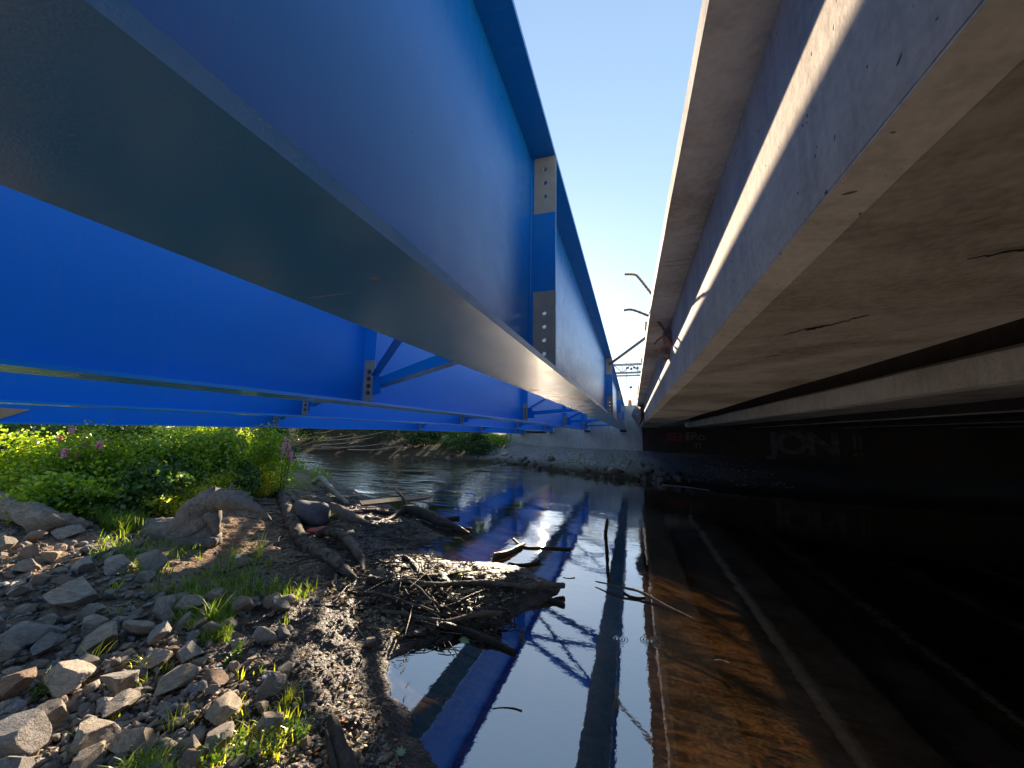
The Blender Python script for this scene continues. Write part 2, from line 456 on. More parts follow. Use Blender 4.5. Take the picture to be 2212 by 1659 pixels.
def water_mat():
    m, nt = newmat('river_water'); g = N(nt)
    pos = g('NewGeometry').outputs['Position']
    sp = g('SeparateXYZ', {0: pos}).outputs
    fine = noise(g, 9, pos, 4, .55)
    w2 = noise(g, 1.1, g('Mapping', {0: pos, 'Scale': (1, 1.6, 1)}).outputs[0], 3, .5)
    rap = noise(g, 1.5, g('Mapping', {0: pos, 'Rotation': (0, 0, .25), 'Scale': (.8, 3.2, 1)}).outputs[0], 5, .55, .5)
    # rapids where the river bends on the left, calm pool at the camera's feet
    far = g('MapRange', {0: sp[1], 1: 5.0, 2: 11.0, 3: 0, 4: 1}).outputs[0]
    lft = g('MapRange', {0: sp[0], 1: -3.5, 2: -6.5, 3: 0, 4: 1}).outputs[0]
    rm = g('Math', {0: far, 1: lft}, operation='MULTIPLY').outputs[0]
    patch = ramp(g, noise(g, .45, g('Mapping', {0: pos, 'Scale': (.6, 2.0, 1)}).outputs[0], 4), [(.42, .04), (.50, 1)])
    rm = g('Math', {0: rm, 1: patch}, operation='MULTIPLY').outputs[0]
    mid = g('Math', {0: g('MapRange', {0: sp[1], 1: 2.5, 2: 8, 3: .12, 4: .8}).outputs[0], 1: ramp(g, noise(g, .5, pos, 2), [(.35, .25), (.65, 1)])}, operation='MULTIPLY').outputs[0]
    def ring(cx, cy):
        q = g('VectorMath', {0: pos, 1: (cx, cy, 0)}, operation='DISTANCE').outputs['Value']
        s = g('Math', {0: g('Math', {0: q, 1: 260.0}, operation='MULTIPLY').outputs[0]}, operation='SINE').outputs[0]
        f = g('MapRange', {0: q, 1: .03, 2: .17, 3: 1, 4: 0}).outputs[0]
        return g('Math', {0: s, 1: f}, operation='MULTIPLY').outputs[0]
    def add(a, b): return g('Math', {0: a, 1: b}, operation='ADD').outputs[0]
    def ml(a, b): return g('Math', {0: a, 1: b}, operation='MULTIPLY').outputs[0]
    h = add(add(ml(fine, ml(mid, .045)), ml(w2, ml(mid, .16))), ml(rap, ml(rm, 1.15)))
    h = add(h, ml(add(ring(RING1[0], RING1[1]), ring(RING2[0], RING2[1])), .0028))
    h = add(h, ml(fine, .0035))
    b = g('Bump', {'Strength': 1.0, 'Distance': .055, 'Height': h}).outputs[0]
    ca = g('Math', {0: g('VectorMath', {0: g('NewGeometry').outputs['Incoming'], 1: b}, operation='DOT_PRODUCT').outputs['Value']}, operation='ABSOLUTE').outputs[0]
    fr = g('Math', {0: g('Math', {0: 1.0, 1: ca}, operation='SUBTRACT', use_clamp=True).outputs[0], 1: 4.2}, operation='POWER').outputs[0]
    fac = g('MapRange', {0: fr, 1: 0, 2: 1, 3: .25, 4: 1}).outputs[0]
    gl = g('BsdfGlossy', {'Color': (.95, .97, 1, 1), 'Roughness': .02, 'Normal': b})
    tr = g('BsdfTransparent', {'Color': (.76, .66, .50, 1)})
    mx = g('MixShader', {0: fac, 1: tr.outputs[0], 2: gl.outputs[0]})
    g('OutputMaterial', {0: mx.outputs[0]})
    return m
_r1 = gp(1338, 1380); _r2 = gp(1402, 1384)
RING1 = (_r1.x, _r1.y); RING2 = (_r2.x, _r2.y)
WATER = water_mat()

def wood(name, a, b, rough=.85):
    m, nt = newmat(name); g = N(nt)
    pos = g('NewGeometry').outputs['Position']
    n1 = noise(g, 9, pos, 7, .7, .4); n2 = noise(g, 55, pos, 5, .7)
    wv = noise(g, 30, g('Mapping', {0: g('TexCoord').outputs['UV'], 'Scale': (.25, 3.0, 1)}).outputs[0], 6, .7)
    c = mixc(g, ramp(g, n1, [(.35, 0), (.65, 1)]), col(a), col(b))
    c = mixc(g, ramp(g, wv, [(.46, 0), (.58, .85)]), c, col([v * .22 for v in a]))
    h = g('Math', {0: wv, 1: n2}, operation='ADD').outputs[0]
    bb = g('Bump', {'Strength': 1.0, 'Distance': .03, 'Height': h}).outputs[0]
    p = g('BsdfPrincipled', {'Base Color': c, 'Roughness': rough, 'Normal': bb, 'Specular IOR Level': .35})
    g('OutputMaterial', {0: p.outputs[0]})
    return m
WOOD = wood('weathered_driftwood', (.34, .26, .20), (.15, .115, .085))
WOOD_PALE = wood('bleached_driftwood', (.62, .52, .40), (.36, .29, .22))
WOOD_DARK = wood('wet_dark_wood', (.085, .062, .047), (.035, .026, .02), .5)
STUMP = wood('grey_stump_wood', (.44, .38, .33), (.24, .20, .17))
BARK = wood('grey_bark', (.24, .20, .17), (.12, .10, .08))

_m = WOOD.copy(); _m.name = 'peeling_bark_wood'; _nt = _m.node_tree
_p = [n for n in _nt.nodes if n.type == 'BSDF_PRINCIPLED'][0]; _g = N(_nt); _src = _p.inputs['Base Color'].links[0].from_socket
_pos = _g('NewGeometry').outputs['Position']
_nt.links.new(mixc(_g, ramp(_g, noise(_g, 7, _pos, 5, .7), [(.50, 0), (.54, .85)]), _src, col((.035, .028, .024))), _p.inputs['Base Color'])
WOOD_BARKY = _m
def leaf(name, a, b, trans=.5, c3=None, tint=(1.7, 1.5, .6)):
    m, nt = newmat(name); g = N(nt)
    r = g('NewGeometry').outputs['Random Per Island']
    c = ramp(g, r, [(0, a), (.6, b), (1, c3 or b)])
    d = g('BsdfDiffuse', {0: c}); t = g('BsdfTranslucent', {0: mixc(g, 1.0, c, col(tint), 'MULTIPLY')})
    s = g('BsdfGlossy', {'Color': (.9, 1, .8, 1), 'Roughness': .35})
    mx = g('MixShader', {0: trans, 1: d.outputs[0], 2: t.outputs[0]})
    m2 = g('MixShader', {0: .05, 1: mx.outputs[0], 2: s.outputs[0]})
    g('OutputMaterial', {0: m2.outputs[0]})
    return m
LEAF = leaf('bright_leaf', (.08, .19, .018), (.26, .42, .035), .62, (.50, .56, .08))
LEAF_DARK = leaf('dark_leaf', (.03, .08, .018), (.07, .15, .03), .45, (.12, .2, .04))
LEAF_YEL = leaf('yellow_green_leaf', (.24, .36, .02), (.46, .54, .05), .65, (.58, .58, .09))
GRASS = leaf('grass_blade', (.07, .15, .015), (.16, .27, .03), .6, (.24, .30, .05))
PINK = leaf('pink_flower', (.80, .30, .42), (.92, .50, .60), .4, None, (1, 1, 1))
DRY = leaf('dry_leaf', (.14, .08, .035), (.24, .15, .07), .3, (.10, .06, .03))
TREE = leaf('tree_leaf', (.018, .045, .012), (.04, .085, .02), .35)
OAK = leaf('pale_green_leaf', (.16, .26, .12), (.2, .3, .15), .3)

# ------------------------------------------------------------------ the ground sheet, the river
def axis(lo, a, b, hi, st, grow):
    mid = list(np.arange(a, b, st)); up = [b]; s = st
    while up[-1] < hi: s *= grow; up.append(up[-1] + min(s, 12))
    dn = [a]; s = st
    while dn[-1] > lo: s *= grow; dn.append(dn[-1] - min(s, 12))
    return np.array(dn[:0:-1] + mid + up)
gx = axis(-400, -6.6, .4, 300, .028, 1.045)
gy = axis(-60, .5, 7.2, 500, .028, 1.035)
XX, YY = np.meshgrid(gx, gy)
ZZ = height(XX.ravel(), YY.ravel())
V = np.column_stack([XX.ravel(), YY.ravel(), ZZ])
nx, ny = len(gx), len(gy)
ii = (np.arange(ny - 1)[:, None] * nx + np.arange(nx - 1)[None, :]).ravel()
F = np.column_stack([ii, ii + 1, ii + 1 + nx, ii + nx])
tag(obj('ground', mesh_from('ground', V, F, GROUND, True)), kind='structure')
wv = [(-400, -60, 0), (300, -60, 0), (300, 120, 0), (-400, 120, 0)]
tag(obj('water', mesh_from('water', wv, [(0, 1, 2, 3)], WATER)), kind='structure')

# ------------------------------------------------------------------ blue girders
ZB = [2.105, 2.065, 1.984, 1.79]          # underside of each bottom flange near the camera
GX = [-.55, -2.85, -5.52, -8.08]
Y_END = [23.7 - .55 * (x + .55) for x in GX]
WEBS = [1.315, 1.315, 1.10, 1.10]
WEB = 1.315
SK = [0, 1.36, 3.0, 4.55]
def camber(y): return .055 * (1 - ((y - 11) / 12.) ** 2) - .02
LINES = [1.95, 8.2, 14.45, 20.7]
SKEW = 1.36
gl = ['nearest blue steel girder overhead, its dark glossy underside sweeping in from the top left',
      'second blue steel girder from the camera, behind the nearest one and its cross frames',
      'third blue steel girder, a narrow band below the second one',
      'farthest blue steel girder, lowest blue band just above the bushes']
for i in range(4):
    WEB = WEBS[i]
    r = empty('steel_girder', (GX[i], 0, ZB[i]))
    tag(r, gl[i], 'girder', 'parallel blue bridge girders')
    cx = GX[i]; ys = np.concatenate([np.linspace(-6, 6, 13), np.linspace(7, Y_END[i], 12)])
    f = lambda y: (0, camber(y) )
    tf, wt, bw, tw = .025, .014, .385, .30
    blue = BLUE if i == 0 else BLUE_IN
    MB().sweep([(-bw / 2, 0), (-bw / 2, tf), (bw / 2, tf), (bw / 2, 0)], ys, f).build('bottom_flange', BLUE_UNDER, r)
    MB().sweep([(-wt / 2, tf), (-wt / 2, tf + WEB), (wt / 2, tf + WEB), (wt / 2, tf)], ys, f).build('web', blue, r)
    MB().sweep([(-tw / 2, tf + WEB), (-tw / 2, 2 * tf + WEB), (tw / 2, 2 * tf + WEB), (tw / 2, tf + WEB)], ys, f).build('top_flange', blue, r)
    for k in range(4):
        y0 = LINES[k] + SK[i]
        if y0 > Y_END[i]: continue
        zc = camber(y0)
        for side in (1, -1):
            if side == -1 and i == 3: continue
            xa, xb = (wt / 2, .155) if side == 1 else (-.155, -wt / 2)
            s = MB(); s.plate(xa, xb, tf + zc + .002, tf + WEB + zc - .002, y0, y0 + .012)
            if False: pass
            outer = (i == 0 and side == 1)
            z0 = tf + zc
            lo0, lo1 = z0 + .012, z0 + .47
            hi0, hi1 = z0 + WEB - .365, z0 + WEB - .004
            s = MB(); s.box(xa, xb, y0, y0 + .012, z0 + .001, lo0).box(xa, xb, y0, y0 + .012, lo1, hi0)
            # blue strip beside the web, the faying patches bare
            xi = xa + .018 if side == 1 else xb - .018
            for a_, b_ in ((lo0, lo1), (hi0, hi1)):
                if side == 1: s.box(xa, xi, y0, y0 + .012, a_, b_)
                else: s.box(xi, xb, y0, y0 + .012, a_, b_)
            st = s.build('stiffener', blue, r)
            if i < 2:
                MB().cyl(((xa if side == 1 else xb), y0 - .001, lo0 - .01), ((xa if side == 1 else xb), y0 - .001, hi1), .0045, 6).build('weld_bead', blue, st)
            pa, pb = (xi, xb) if side == 1 else (xa, xi)
            hx = (pa + pb) / 2
            hl = [(hx, lo0 + .095 + .078 * q) for q in range(4)]
            hh = [(hx, hi1 - .08 - .088 * q) for q in range(3)]
            MB().plate(pa, pb, lo0, lo1, y0, y0 + .012, hl, .0125).build('bolt_patch', PRIMER, st)
            MB().plate(pa, pb, hi0, hi1, y0, y0 + .012, hh, .0125).build('bolt_patch', PRIMER, st)
            if not outer:
                for (bx_, bz_) in hl + hh:
                    b = MB()
                    b.cyl((bx_, y0 - .016, bz_), (bx_, y0 + .03, bz_), .019, 6)
                    b.cyl((bx_, y0 - .004, bz_), (bx_, y0 - .001, bz_), .026, 12)
                    b.build('bolt', STEEL, st)
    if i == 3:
        # tan-coloured panel set against the far web at the left of the frame
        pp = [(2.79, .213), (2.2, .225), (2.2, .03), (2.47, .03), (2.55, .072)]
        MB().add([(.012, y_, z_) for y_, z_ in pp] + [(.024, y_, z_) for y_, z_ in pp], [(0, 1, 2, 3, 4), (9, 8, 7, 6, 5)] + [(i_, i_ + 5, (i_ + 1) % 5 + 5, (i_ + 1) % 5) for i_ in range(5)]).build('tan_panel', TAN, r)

# cross frames between neighbouring girders
bay = ['first and second', 'second and third', 'third and fourth']
lin = ['nearest the camera', 'second from the camera', 'third from the camera', 'close to the far abutment']
for i in range(3):
    for k in range(4):
        yR = LINES[k] + SK[i]; yL = LINES[k] + SK[i + 1]; WEB = WEBS[i + 1]; WA = WEB - .16 + (.05 if i == 1 else 0)
        R = Vector((GX[i] - .155, yR, ZB[i] + camber(yR))); Lp = Vector((GX[i + 1] + .155, yL, ZB[i + 1] + camber(yL)))
        r = empty('cross_frame', tuple((R + Lp) / 2))
        tag(r, f'blue angle cross frame between the {bay[i]} girders, {lin[k]}', 'brace', 'cross frames between the girders')
        o = (R + Lp) / 2
        A = R - o; B = Lp - o
        off = Vector((0, -.013, 0))
        lowA, lowB = A + Vector((-.02, 0, .19)) + off, B + Vector((.02, 0, .19)) + off
        upA, upB = A + Vector((-.02, 0, WEB - .16)) + off, B + Vector((.02, 0, WEB - .16)) + off
        MB().angle(lowA, lowB, .09, .010).build('bottom_chord', BLUE_IN, r)
        MB().angle(upA, upB, .09, .010).build('top_chord', BLUE_IN, r)
        up = Vector((0, 0, 1))
        d1a, d1b = lowB + Vector((.05, 0, .12)), upA + Vector((-.05, 0, -.10))
        d2a, d2b = lowA + Vector((-.05, -.03, .12)), upB + Vector((.05, -.03, -.10))
        MB().angle(d1a, d1b, .08, .010).build('diagonal', BLUE_IN, r)
        MB().angle(d2a, d2b, .08, .010).build('diagonal', BLUE_IN, r)
        d = (B - A).normalized()
        for P, sg in ((A, 1), (B, -1)):
            for z0, z1 in ((.10, .40), (WEB - .34, WEB - .06)):
                q = P + Vector((0, -.008, 0)); w = d * (.30 * sg)
                z0_, z1_ = (z0, z1)
                p0 = q + Vector((0, 0, z0_)); p1 = q + w + Vector((0, 0, z0_ + (.0 if z0 < .5 else .12)))
                p2 = q + w * (.75) + Vector((0, 0, z1_ - (.10 if z0 < .5 else 0))); p3 = q + Vector((0, 0, z1_))
                t = Vector((0, .006, 0))
                vs_ = [p0 - t, p1 - t, p2 - t, p3 - t, p0 , p1 , p2 , p3 ]
                MB().add(vs_, [(0, 1, 2, 3), (7, 6, 5, 4), (0, 4, 5, 1), (1, 5, 6, 2), (2, 6, 7, 3), (3, 7, 4, 0)]).build('gusset_plate', BLUE_IN, r)

ordn = ['nearest', 'second', 'third', 'farthest']
for i in range(4):
    y0 = Y_END[i] - .30; zc = ZB[i] + camber(y0)
    m = MB(); m.box(-.20, .20, -.16, .16, 0, .035); m.box(-.17, .17, -.13, .13, .035, zc - 1.97 - .02 if zc - 1.99 > .04 else .05)
    zbase = 1.97 - .05 * i - (.10 if i == 3 else 0)
    m = MB(); m.box(-.22, .22, -.17, .17, 0, .02); m.box(-.18, .18, -.13, .13, .022, max(.05, zc - zbase - .022)); m.box(-.20, .20, -.15, .15, max(.05, zc - zbase - .02), max(.06, zc - zbase - .002))
    o = m.build('bearing_pad', RUBBER); o.location = (GX[i], y0, zbase)
    tag(o, f'black rubber bearing pad under the far end of the {ordn[i]} blue girder', 'bearing', 'bearing pads on the abutment seat')

# rusty angle brace from the nearest girder over to the concrete deck
m = MB(); m.angle((0, 0, 0), (.95, -.46, .58), .06, .008)
m.cyl((.045, -.03, .045), (.045, .03, .045), .016, 6)
o = m.build('angle_brace', simple('rusty_painted_steel', (.15, .11, .10), .7, .4, 18)); o.location = (-.43, 8.18, ZB[0] + camber(8) + 1.315 - .14)
tag(o, 'rusty steel angle brace bridging the sky gap between blue girder and concrete bridge', 'brace')

# ------------------------------------------------------------------ abutments
ang = math.atan(-.55)
def abx(x, off=0): return (x, abut_y(x) - off)
def skew_box(mb, xa, xb, o0, o1, z0, z1):
    """box along the skewed abutment line; o0 < o1 are offsets behind the front face"""
    V = []
    for z in (z0, z1):
        for x, o in ((xa, o0), (xb, o0), (xb, o1), (xa, o1)):
            V.append((x, abut_y(x) + o, z))
    return mb.add(V, [(0, 3, 2, 1), (4, 5, 6, 7), (0, 1, 5, 4), (1, 2, 6, 5), (2, 3, 7, 6), (3, 0, 4, 7)])
r = empty('concrete_abutment', (0, 0, 0)); tag(r, 'pale grey concrete abutment wall carrying the far ends of the blue girders', 'abutment')
m = MB(); skew_box(m, -9.2, .52, -.25, 1.0, .3, 1.72); m.build('wall', CONC_NEW, r)
m = MB(); skew_box(m, -5.9, .52, -.25, 1.0, 1.722, 1.965); skew_box(m, -9.2, -5.905, -.25, 1.0, 1.722, 1.80); m.build('bearing_seat', CONC_NEW, r)
m = MB(); skew_box(m, -9.2, .52, .55, 1.1, 1.967, 3.62); m.build('back_wall', CONC_NEW, r)
m = MB(); skew_box(m, -9.5, -9.21, -.35, 4.0, .2, 2.6); m.build('wing_wall', CONC_NEW, r)
r2 = empty('old_abutment', (0, 0, 0)); tag(r2, 'dark old concrete abutment wall with graffiti in the shade under the concrete bridge', 'abutment')
m = MB(); skew_box(m, .56, 21, -.30, 1.2, .2, 2.30); m.build('wall', CONC_OLD_SHADE, r2)
m = MB(); skew_box(m, .56, 21, .35, 1.2, 2.302, 3.15); m.build('back_wall', CONC_OLD_SHADE, r2)

r3 = empty('old_abutment', (0, 0, 0)); tag(r3, 'unseen dark abutment walls added behind the viewer to keep light out under the concrete bridge', 'abutment')  # unseen walls, added to block light from reaching under the bridge
m = MB(); m.box(.45, 18, -5.2, -4.2, -.8, 2.255); m.build('wall', CONC_OLD_SHADE, r3)
m = MB(); m.box(17.6, 18.6, -5.2, 18, -.8, 2.255); m.build('light_block_wall', CONC_OLD_SHADE, r3)  # unseen wall added to shut out light from the right

def text_mesh(body, size, ext, mat, name, parent, wx=1.0, off=0.0, shear=0.0):
    cu = bpy.data.curves.new(name, 'FONT'); cu.body = body; cu.size = size; cu.extrude = ext; cu.offset = off; cu.shear = shear
    cu.space_character = .86
    t = bpy.data.objects.new(name, cu)
    me = bpy.data.meshes.new_from_object(t)
    bpy.data.objects.remove(t)
    for v in me.vertices: v.co.x *= wx
    me.materials.clear(); me.materials.append(mat)
    return obj(name, me, parent)
WPAINT = simple('chalky_white_paint', (.14, .138, .138), .8, .6, 5)
BPAINT = simple('black_spray_paint', (.01, .01, .01), .6)
RPAINT = simple('dull_red_spray_paint', (.22, .03, .05), .7)
GPAINT = simple('faded_grey_spray_paint', (.20, .19, .18), .8, .4, 6)
def on_wall(o, x, z, off):
    o.rotation_euler = Matrix(((cos(ang), 0, sin(ang)), (sin(ang), 0, -cos(ang)), (0, 1, 0))).to_euler()
    y = abut_y(x) - .30 * 1.0 - off
    o.location = (x, y, z)


for body, x, z, sz, wx, off, mat, o_ in (('JON', 5.80, 1.12, 1.34, 1.10, .085, BPAINT, .006), ('JON', 5.83, 1.14, 1.29, 1.10, .045, WPAINT, .014),
                                         ('!!', 8.22, 1.14, 1.2, .7, .01, WPAINT, .014), ('none', 6.3, 2.02, .26, 1.4, .0, WPAINT, .02),
                                         ('SEH', 1.75, 1.55, .6, 1.3, .02, RPAINT, .006), ('ERo', 2.6, 1.62, .55, 1.2, .0, GPAINT, .012), ('n', 3.0, 1.20, .6, 1.2, -.006, GPAINT, .012)):
    t = text_mesh(body, sz, .001, mat, 'graffiti', r2, wx, off)
    on_wall(t, x, z, o_)

# ------------------------------------------------------------------ the old concrete bridge
XC, ZBOT, ZTOP = .36, 2.255, 2.831
BX = [XC, 2.70, 5.25, 8.0, 10.5, 13.0, 15.5]
YF = [22.2, 20.9, 19.2, 17.8, 16.5, 15.1, 13.7]
bl = ['sunlit concrete edge beam overhead at the right with a shadow line along its face',
      'second concrete beam, partly lit strip below the edge beam at the right', 'third concrete beam in the dark under the deck', 'fourth concrete beam in the dark far right under the deck', 'fifth concrete beam deep in the dark under the deck', 'sixth concrete beam deep in the dark under the deck', 'outermost concrete beam at the far side of the deck']
def wob(y): return (0, .004 * sin(y * 1.7))
for i, x0 in enumerate(BX):
    r = empty('concrete_beam', (x0, 0, ZBOT)); tag(r, bl[i], 'beam', 'precast concrete bridge beams')
    ye = YF[i] + .9
    ys = np.linspace(-7, ye, 40)
    yy = [float(y) for y in ys]
    if i:
        MB().sweep([(0, .0), (0, .235), (.16, .30), (.84, .30), (1.0, .235), (1.0, .0)], yy, wob).build('bottom_flange', CONC if i == 1 else CONC_OLD_SHADE, r)
        MB().sweep([(.20, .302), (.20, ZTOP - ZBOT), (.80, ZTOP - ZBOT), (.80, .302)], yy, wob).build('web', CONC_OLD_SHADE, r)  # web coloured dark to paint in the shade above the flange
    if i == 0:
        MB().sweep([(0, .003), (0, ZTOP - ZBOT - .003), (.97, ZTOP - ZBOT - .003), (.97, .003), (.91, -.002), (.078, -.008)], yy, wob).build('body', CONC, r)
    MB().sweep([(.080, -.020), (.076, -.0088), (.915, -.004), (.963, -.001), (.97, -.017)], yy, wob).build('soffit', CONC_SOF if i < 2 else CONC_OLD_SHADE, r)
    MB().sweep([(0, .0), (.075, -.0092), (.079, -.0203), (.076, -.0215), (-.001, -.005)], yy, wob).build('chamfer', CONC, r)
    if i == 0:
        # cracks and spalls in the soffit
        def crack(pts, w, name='crack'):
            V = []; Fc = []
            rr = random.Random(len(pts) * 7 + int(w * 1e4))
            fine_pts = []
            for a, b in zip(pts, pts[1:]):
                for q in range(8):
                    t = q / 8; fine_pts.append((a[0] + (b[0] - a[0]) * t + rr.uniform(-.006, .006), a[1] + (b[1] - a[1]) * t + rr.uniform(-.006, .006)))
            n = len(fine_pts)
            for q, (x, y) in enumerate(fine_pts):
                ww = w * (.25 + rr.random()) * math.sin(pi * (q + .5) / n) ** .5
                for s_, z in ((-1, 0), (1, 0)):
                    V.append((x - x0, y + s_ * ww / 2, -.0222 + rr.uniform(-.0005, .0005)))
            for q in range(n - 1): Fc.append((2 * q, 2 * q + 1, 2 * q + 3, 2 * q + 2))
            o = obj(name, mesh_from(name, V, Fc, DARK), r)
            md = o.modifiers.new('thick', 'SOLIDIFY'); md.thickness = .002
        crack([(0.775, 1.126), (0.905, 1.089), (1.080, 1.052), (1.292, 1.034)], .012)
        crack([(0.628, 1.791), (0.665, 1.717), (0.720, 1.698), (0.757, 1.634), (0.803, 1.560)], .018, 'spall')
        crack([(0.683, 1.744), (0.729, 1.671)], .026, 'spall')
        crack([(0.591, 2.344), (0.683, 2.271), (0.757, 2.234)], .012)
        # broken diaphragm stub with bent reinforcing bars
        def lump(name, c, rad3, seed, parent, mat):
            bm = bmesh.new(); bmesh.ops.create_icosphere(bm, subdivisions=4, radius=1)
            rr = np.random.default_rng(seed); k = rr.uniform(-1, 1, (20, 3)); k /= np.linalg.norm(k, axis=1)[:, None]
            off = rr.uniform(.42, .85, 20)
            for v in bm.verts:
                p = np.array(v.co)
                for d_, o_ in zip(k, off):
                    q = p @ d_
                    if q > o_: p = p - d_ * (q - o_)
                n_ = float(vnoise(p[0] * 3 + p[2], p[1] * 3 - p[2], .45, seed)) * .22 + float(vnoise(p[0] * 3 - p[2] * 2, p[1] * 3 + p[2], .15, seed)) * .12
                p = p * (1 + n_)
                v.co = Vector((p[0] * rad3[0] + c[0], p[1] * rad3[1] + c[1], p[2] * rad3[2] + c[2]))
            me = bpy.data.meshes.new(name); bm.to_mesh(me); bm.free(); me.materials.append(mat)
            return obj(name, me, parent)
        lump('broken_stub', (-.02, 3.86, .36), (.10, .26, .10), 5, r, CONC_BROKEN); lump('broken_stub', (-.01, 3.62, .44), (.07, .14, .13), 15, r, CONC_BROKEN)
        lump('broken_stub', (.0, 3.75, .53), (.035, .20, .10), 8, r, CONC_BROKEN)
        e = lump('broken_end_block', (-.12, 13.5, .31), (.28, 1.2, .59), 12, r, CONC_BROKEN)
        def rebar(pts, rd):
            P = [Vector(p) for p in pts]; Q = []
            for a in range(len(P) - 1):
                p0 = P[max(a - 1, 0)]; p1 = P[a]; p2 = P[a + 1]; p3 = P[min(a + 2, len(P) - 1)]
                for q in range(8):
                    t = q / 8
                    Q.append(.5 * ((2 * p1) + (p2 - p0) * t + (2 * p0 - 5 * p1 + 4 * p2 - p3) * t * t + (3 * p1 - p0 - 3 * p2 + p3) * t ** 3))
            Q.append(P[-1]); m = MB(); ns = 8; V = []; Fc = []
            for q, p in enumerate(Q):
                d_ = (Q[min(q + 1, len(Q) - 1)] - Q[max(q - 1, 0)]).normalized(); u = d_.cross(Vector((0, 1, 0))).normalized(); w = d_.cross(u)
                rr_ = rd * (1.18 if q % 2 else .9)
                for s_ in range(ns): V.append(p + (u * cos(2 * pi * s_ / ns) + w * sin(2 * pi * s_ / ns)) * rr_)
            for q in range(len(Q) - 1):
                for s_ in range(ns): Fc.append((q * ns + s_, q * ns + (s_ + 1) % ns, (q + 1) * ns + (s_ + 1) % ns, (q + 1) * ns + s_))
            Fc.append(tuple(range(ns))); Fc.append(tuple(range(len(Q) * ns - 1, (len(Q) - 1) * ns - 1, -1)))
            m.add(V, Fc).build('rebar', RUST, r, True)
        ox, oz = x0, ZBOT
        for pts in ([(0.409, 3.489, 2.808), (0.356, 3.489, 2.861), (0.243, 3.489, 3.028), (0.159, 3.489, 3.164), (0.091, 3.489, 3.270), (0.053, 3.489, 3.308), (-0.038, 3.489, 3.323)],
                    [(0.378, 3.489, 2.588), (0.318, 3.489, 2.687), (0.281, 3.489, 2.777), (0.235, 3.489, 2.842), (0.189, 3.489, 2.880), (0.030, 3.489, 2.963), (-0.053, 3.489, 2.967)],
                    [(0.318, 3.498, 2.694), (0.258, 3.489, 2.679), (0.205, 3.470, 2.619)], [(0.333, 3.498, 2.603), (0.273, 3.489, 2.588), (0.212, 3.470, 2.558)]):
            rebar([(a - ox, b, c - oz) for a, b, c in pts], .0105)

dk = empty('bridge_deck', (0, 0, ZTOP)); tag(dk, 'old concrete deck slab overhanging the edge beam with a jagged broken rim against the sky', 'deck')
def slab_x(y): return .198 - .034 * min(1, max(0, (y - .75) / 2.3))
ys = list(np.linspace(-7, 21.6, 180))
V = []; Fc = []
for y in ys:
    xe = slab_x(y) + .003 * float(vnoise(y, 1.0, .2, 4))
    zt = .17 + .012 * float(vnoise(y, 3.0, .15, 6))
    if True:
        V += [(xe, y, 0), (xe + .001, y, .085), (xe + .012 + .008 * float(vnoise(y, 9., .1, 8)), y, .10), (xe + .018 + .03 * max(0, float(vnoise(y, 5., .22, 2))), y, zt), (17.5, y, .17), (17.5, y, 0.0)]
n = 6
for j in range(len(ys) - 1):
    for i in range(n):
        k = (i + 1) % n; Fc.append((j * n + i, j * n + k, j * n + n + k, j * n + n + i))
Fc += [tuple(range(n - 1, -1, -1)), tuple(range(n * (len(ys) - 1), n * len(ys)))]
obj('slab', mesh_from('slab', V, Fc, CONC_SLAB), dk)
m = MB(); rr = random.Random(3); y = 1.2
while y < 20:
    l = rr.uniform(.08, .5)
    if rr.random() < .45: m.box(slab_x(y) - .006, slab_x(y) + .09, y, y + l, .174 + rr.uniform(0, .01), .20 + rr.uniform(.01, .05))
    y += l + rr.uniform(.02, .3)
m.build('broken_rim', CONC_SLAB, dk)
# slab seams seen on the underside
for y in (2.25, 2.31, 3.4, 5.0, 7.0, 9.2): MB().box(.205, .358, y, y + .007, -.0025, -.0005).build('board_seam', CONC_SOF, dk)

# ------------------------------------------------------------------ gantry and railing beyond the abutment
gr = empty('sign_gantry', (0, 45, 3.4)); tag(gr, 'distant grey lattice gantry with lamps seen in the gap between the two bridges', 'gantry')
def P(x, y, z): return (x, y - 45, z - 3.4)
m = MB()
for z in (9.2, 10.2):
    for yy in (45, 45.8): m.cyl(P(-8, yy, z), P(9, yy, z), .07, 6)
for q in range(17):
    x = -8 + q
    for yy in (45, 45.8): m.cyl(P(x, yy, 9.2 if q % 2 else 10.2), P(x + 1, yy, 10.2 if q % 2 else 9.2), .035, 5); m.cyl(P(x, yy, 9.2), P(x, yy, 10.2), .03, 5)
m.build('truss', GALV, gr)
for xx in (-8, 9):
    MB().cyl(P(xx, 45.4, 3.3), P(xx, 45.4, 10.2), .17, 10).build('post', GALV, gr)
MB().box(-8, 9, .35, .55, 5.36, 5.56).build('walkway', GALV, gr)
m = MB()
for x in (-.55, .75): m.cyl(P(x, 44.9, 6.6), P(x, 44.9, 10.4), .035, 5)
m.cyl(P(-.6, 44.9, 7.5), P(1.1, 44.9, 7.5), .03, 5); m.cyl(P(-.6, 44.9, 6.6), P(1.1, 44.9, 6.6), .03, 5)
m.build('hanger_frame', GALV, gr)
for x, z in ((-.4, 9.65), (0, 9.5), (.35, 9.65), (.7, 9.6), (-.1, 7.3), (1.0, 7.35), (.9, 6.8)):
    MB().cyl(P(x - .14, 44.8, z), P(x + .14, 44.8, z + .08), .10, 8, .16).build('lamp', STEEL, gr)
rl = empty('hand_railing', (-.5, 27, 3.45)); tag(rl, 'thin metal hand railing on top of the far abutment between the bridges', 'railing')
m = MB()
m.cyl((-.35, 0, 1.0), (.28, -.1, 1.0), .022, 6); m.cyl((-.35, 0, .5), (.28, -.1, .5), .018, 6)
